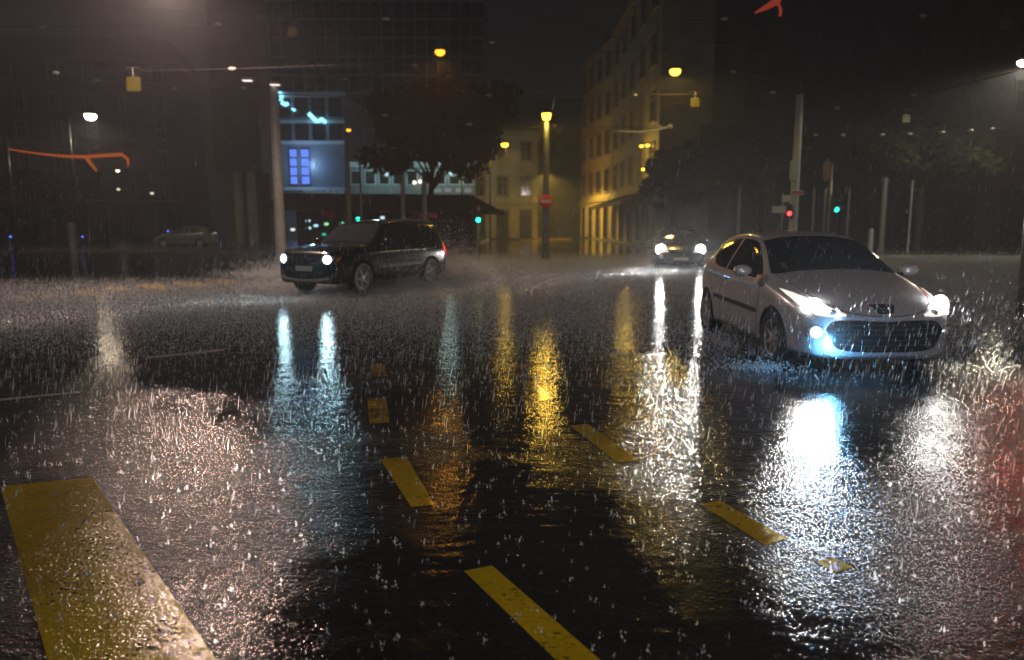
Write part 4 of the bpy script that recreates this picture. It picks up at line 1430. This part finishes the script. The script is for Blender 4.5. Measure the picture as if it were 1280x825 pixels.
def splashes(n, region, smin, smax, seed, beads=7):
    """each splash: a ragged jet over the impact and beads thrown out round it"""
    rr = np.random.default_rng(seed)
    pos = region(rr, n)
    s = rr.uniform(smin, smax, n) * (0.55 + .9 * rr.random(n) ** 2)
    c = np.zeros((n, beads, 3))
    sz = np.zeros((n, beads, 3))
    for k in range(beads):
        if k < 2:          # jet
            c[:, k, 0], c[:, k, 1] = rr.normal(0, .12, n), rr.normal(0, .12, n)
            c[:, k, 2] = .45 + k * rr.uniform(.5, 1.1, n)
            r = rr.uniform(.16, .32, n) * (1 - .3 * k)
            sz[:, k] = np.stack([r, r, r * rr.uniform(1.3, 2.6, n)], 1)
        else:
            a = rr.uniform(0, 6.283, n)
            q = np.abs(rr.normal(.75, .35, n))
            c[:, k, 0], c[:, k, 1] = q * np.cos(a), q * np.sin(a)
            c[:, k, 2] = .1 + rr.exponential(.45, n)
            r = rr.uniform(.05, .20, n)
            sz[:, k] = np.stack([r, r, r * rr.uniform(.8, 1.7, n)], 1)
    base = np.concatenate([pos, np.zeros((n, 1))], 1)
    C = base[:, None, :] + c * s[:, None, None]
    V = C[:, :, None, :] + OCT_V[None, None] * (sz * s[:, None, None])[:, :, None, :]
    k = (np.arange(n * beads) * 6)[:, None, None]
    return V.reshape(-1, 3), (k + OCT_F[None]).reshape(-1, 3)


def reg(y0, y1, margin=.5):
    def f(rr, n):
        # uniform over the road area inside a generous wedge in front of the viewer
        y = np.sqrt(rr.uniform(y0 * y0, y1 * y1, n))
        x = rr.uniform(-1, 1, n) * (y * .80 + margin)
        return np.stack([x, y], 1)
    return f


def multi(name, label, sets, m):
    Vs, Fs, o = [], [], 0
    for V, F in sets:
        Vs.append(V); Fs.append(F + o); o += len(V)
    ob = np_mesh(name, np.concatenate(Vs), np.concatenate(Fs), m)
    return tag(ob, label, 'rain', None, 'stuff')


multi('rain_splashes', 'white splashes of raindrops all over the wet road', [splashes(3200, reg(1.8, 9), .009, .022, 21), splashes(7000, reg(7, 16), .011, .023, 22, 5)], M_drop)


def drops(n, seed, y0, y1, zmax, lmin, lmax, r):
    """elongated falling raindrops, slightly wind-blown"""
    rr = np.random.default_rng(seed)
    y = np.sqrt(rr.uniform(y0 * y0, y1 * y1, n))
    x = rr.uniform(-1, 1, n) * (y * .78 + .4)
    z = rr.uniform(.1, zmax, n)
    L = rr.uniform(lmin, lmax, n)
    d = np.stack([rr.normal(.16, .05, n), rr.normal(0, .05, n), np.ones(n)], 1)
    d /= np.linalg.norm(d, axis=1)[:, None]
    c = np.stack([x, y, z], 1)
    rad = r * rr.uniform(.6, 1.3, n)
    V = np.zeros((n, 5, 3))
    V[:, 0] = c - d * L[:, None] * .5
    for j in range(3):
        a = j * 2.094
        V[:, 1 + j] = c - d * L[:, None] * .12 + np.stack([np.cos(a) * rad, np.sin(a) * rad, np.zeros(n)], 1)
    V[:, 4] = c + d * L[:, None] * .5
    base = (np.arange(n) * 5)[:, None]
    F = np.concatenate([base + np.array([q]) for q in ([0, 2, 1], [0, 3, 2], [0, 1, 3], [4, 1, 2], [4, 2, 3], [4, 3, 1])], 0)
    return V.reshape(-1, 3), F


multi('falling_rain', 'thin falling raindrops in the headlight beams', [drops(2600, 31, 2.6, 10, 2.0, .03, .075, .0012), drops(2200, 32, 7, 14, 1.3, .05, .11, .0022), drops(1600, 33, 9, 22, 4, .04, .09, .0022), drops(2600, 34, 4.6, 8.4, .9, .05, .13, .0024)], M_drop)


def bounce(n, seed, y0, y1, smin, smax, hgt):
    """the layer of shattered droplets that bounces off the road"""
    rr = np.random.default_rng(seed)
    xy = reg(y0, y1)(rr, n)
    q = np.clip((xy[:, 1] - y0) / 3.5, 0, 1) * np.clip((y1 - xy[:, 1]) / ((y1 - y0) * .55), 0, 1)
    xy = xy[rr.random(len(xy)) < q]
    n = len(xy)
    if y0 > 15:        # the far left of the square is sheltered and clearer
        xy = xy[xy[:, 0] > -4.5 - 2.5 * rr.random(len(xy)) - .12 * (xy[:, 1] - 16) * rr.random(len(xy))]
        n = len(xy)
    z = np.minimum(rr.exponential(hgt, n), hgt * 5) + .005
    s_ = rr.uniform(smin, smax, n)
    T = np.array([[1, 1, 1], [1, -1, -1], [-1, 1, -1], [-1, -1, 1]]) * .6
    V = np.concatenate([xy, z[:, None]], 1)[:, None, :] + T[None] * s_[:, None, None]
    base = (np.arange(n) * 4)[:, None]
    F = np.concatenate([base + np.array([q]) for q in ([0, 1, 2], [0, 3, 1], [0, 2, 3], [1, 3, 2])], 0)
    return V.reshape(-1, 3), F


multi('rain_mist', 'mist of droplets bouncing off the flooded road', [bounce(260000, 51, 8, 22, .005, .011, .04), bounce(520000, 52, 15.5, 40, .009, .018, .06)], M_drop)


def spray(n, seed, boxes):
    rr = np.random.default_rng(seed)
    Vs, Fs, o = [], [], 0
    for c, ext, k in boxes:
        c = np.array(c); m = int(n * k)
        p = c + rr.normal(0, 1, (m, 3)) * np.array(ext)
        p[:, 2] = np.abs(rr.exponential(ext[2], m)) + .01
        s = rr.uniform(.006, .015, m)
        T = np.array([[1, 1, 1], [1, -1, -1], [-1, 1, -1], [-1, -1, 1]]) * .7
        V = p[:, None, :] + T[None] * s[:, None, None]
        base = (np.arange(m) * 4)[:, None]
        F = np.concatenate([base + np.array([q]) for q in ([0, 1, 2], [0, 3, 1], [0, 2, 3], [1, 3, 2])], 0)
        Vs.append(V.reshape(-1, 3)); Fs.append(F + o); o += m * 4
    return np.concatenate(Vs), np.concatenate(Fs)


rw2 = ground(560, 352)
mw2 = ground(495, 360)
fw2 = ground(350, 345)
ob = np_mesh('wheel_spray', *spray(26000, 41, [((rw2.x, rw2.y, 0), (.8, .9, .30), .5), ((mw2.x, mw2.y, 0), (.6, .5, .12), .25), ((fw2.x, fw2.y, 0), (.8, .6, .14), .25)]), M_drop)
tag(ob, 'spray thrown up by the wheels of the dark off-road car', 'spray', None, 'stuff')
s1, s2 = ground(950, 462), ground(900, 428)
ob = np_mesh('wheel_spray', *spray(1100, 43, [((s1.x, s1.y, 0), (.22, .10, .03), .5), ((s2.x, s2.y, 0), (.12, .4, .04), .5)]), M_drop)
tag(ob, 'water thrown up beside the wheels of the silver hatchback', 'spray', None, 'stuff')

# ================================================================== HAZE
bm = NB()
box(bm, (0, 80, 24.5), (190, 176, 51))
hz = bpy.data.materials.new('rain_haze')
hz.use_nodes = True
n = hz.node_tree.nodes
n.clear()
o_ = n.new('ShaderNodeOutputMaterial')
v_ = n.new('ShaderNodeVolumePrincipled')
v_.inputs['Color'].default_value = (.78, .84, .93, 1)
v_.inputs['Density'].default_value = HAZE_DENSITY
v_.inputs['Anisotropy'].default_value = 0.5
hz.node_tree.links.new(v_.outputs[0], o_.inputs['Volume'])
HZ = build('haze', bm, hz)
HZ['kind'] = 'stuff'
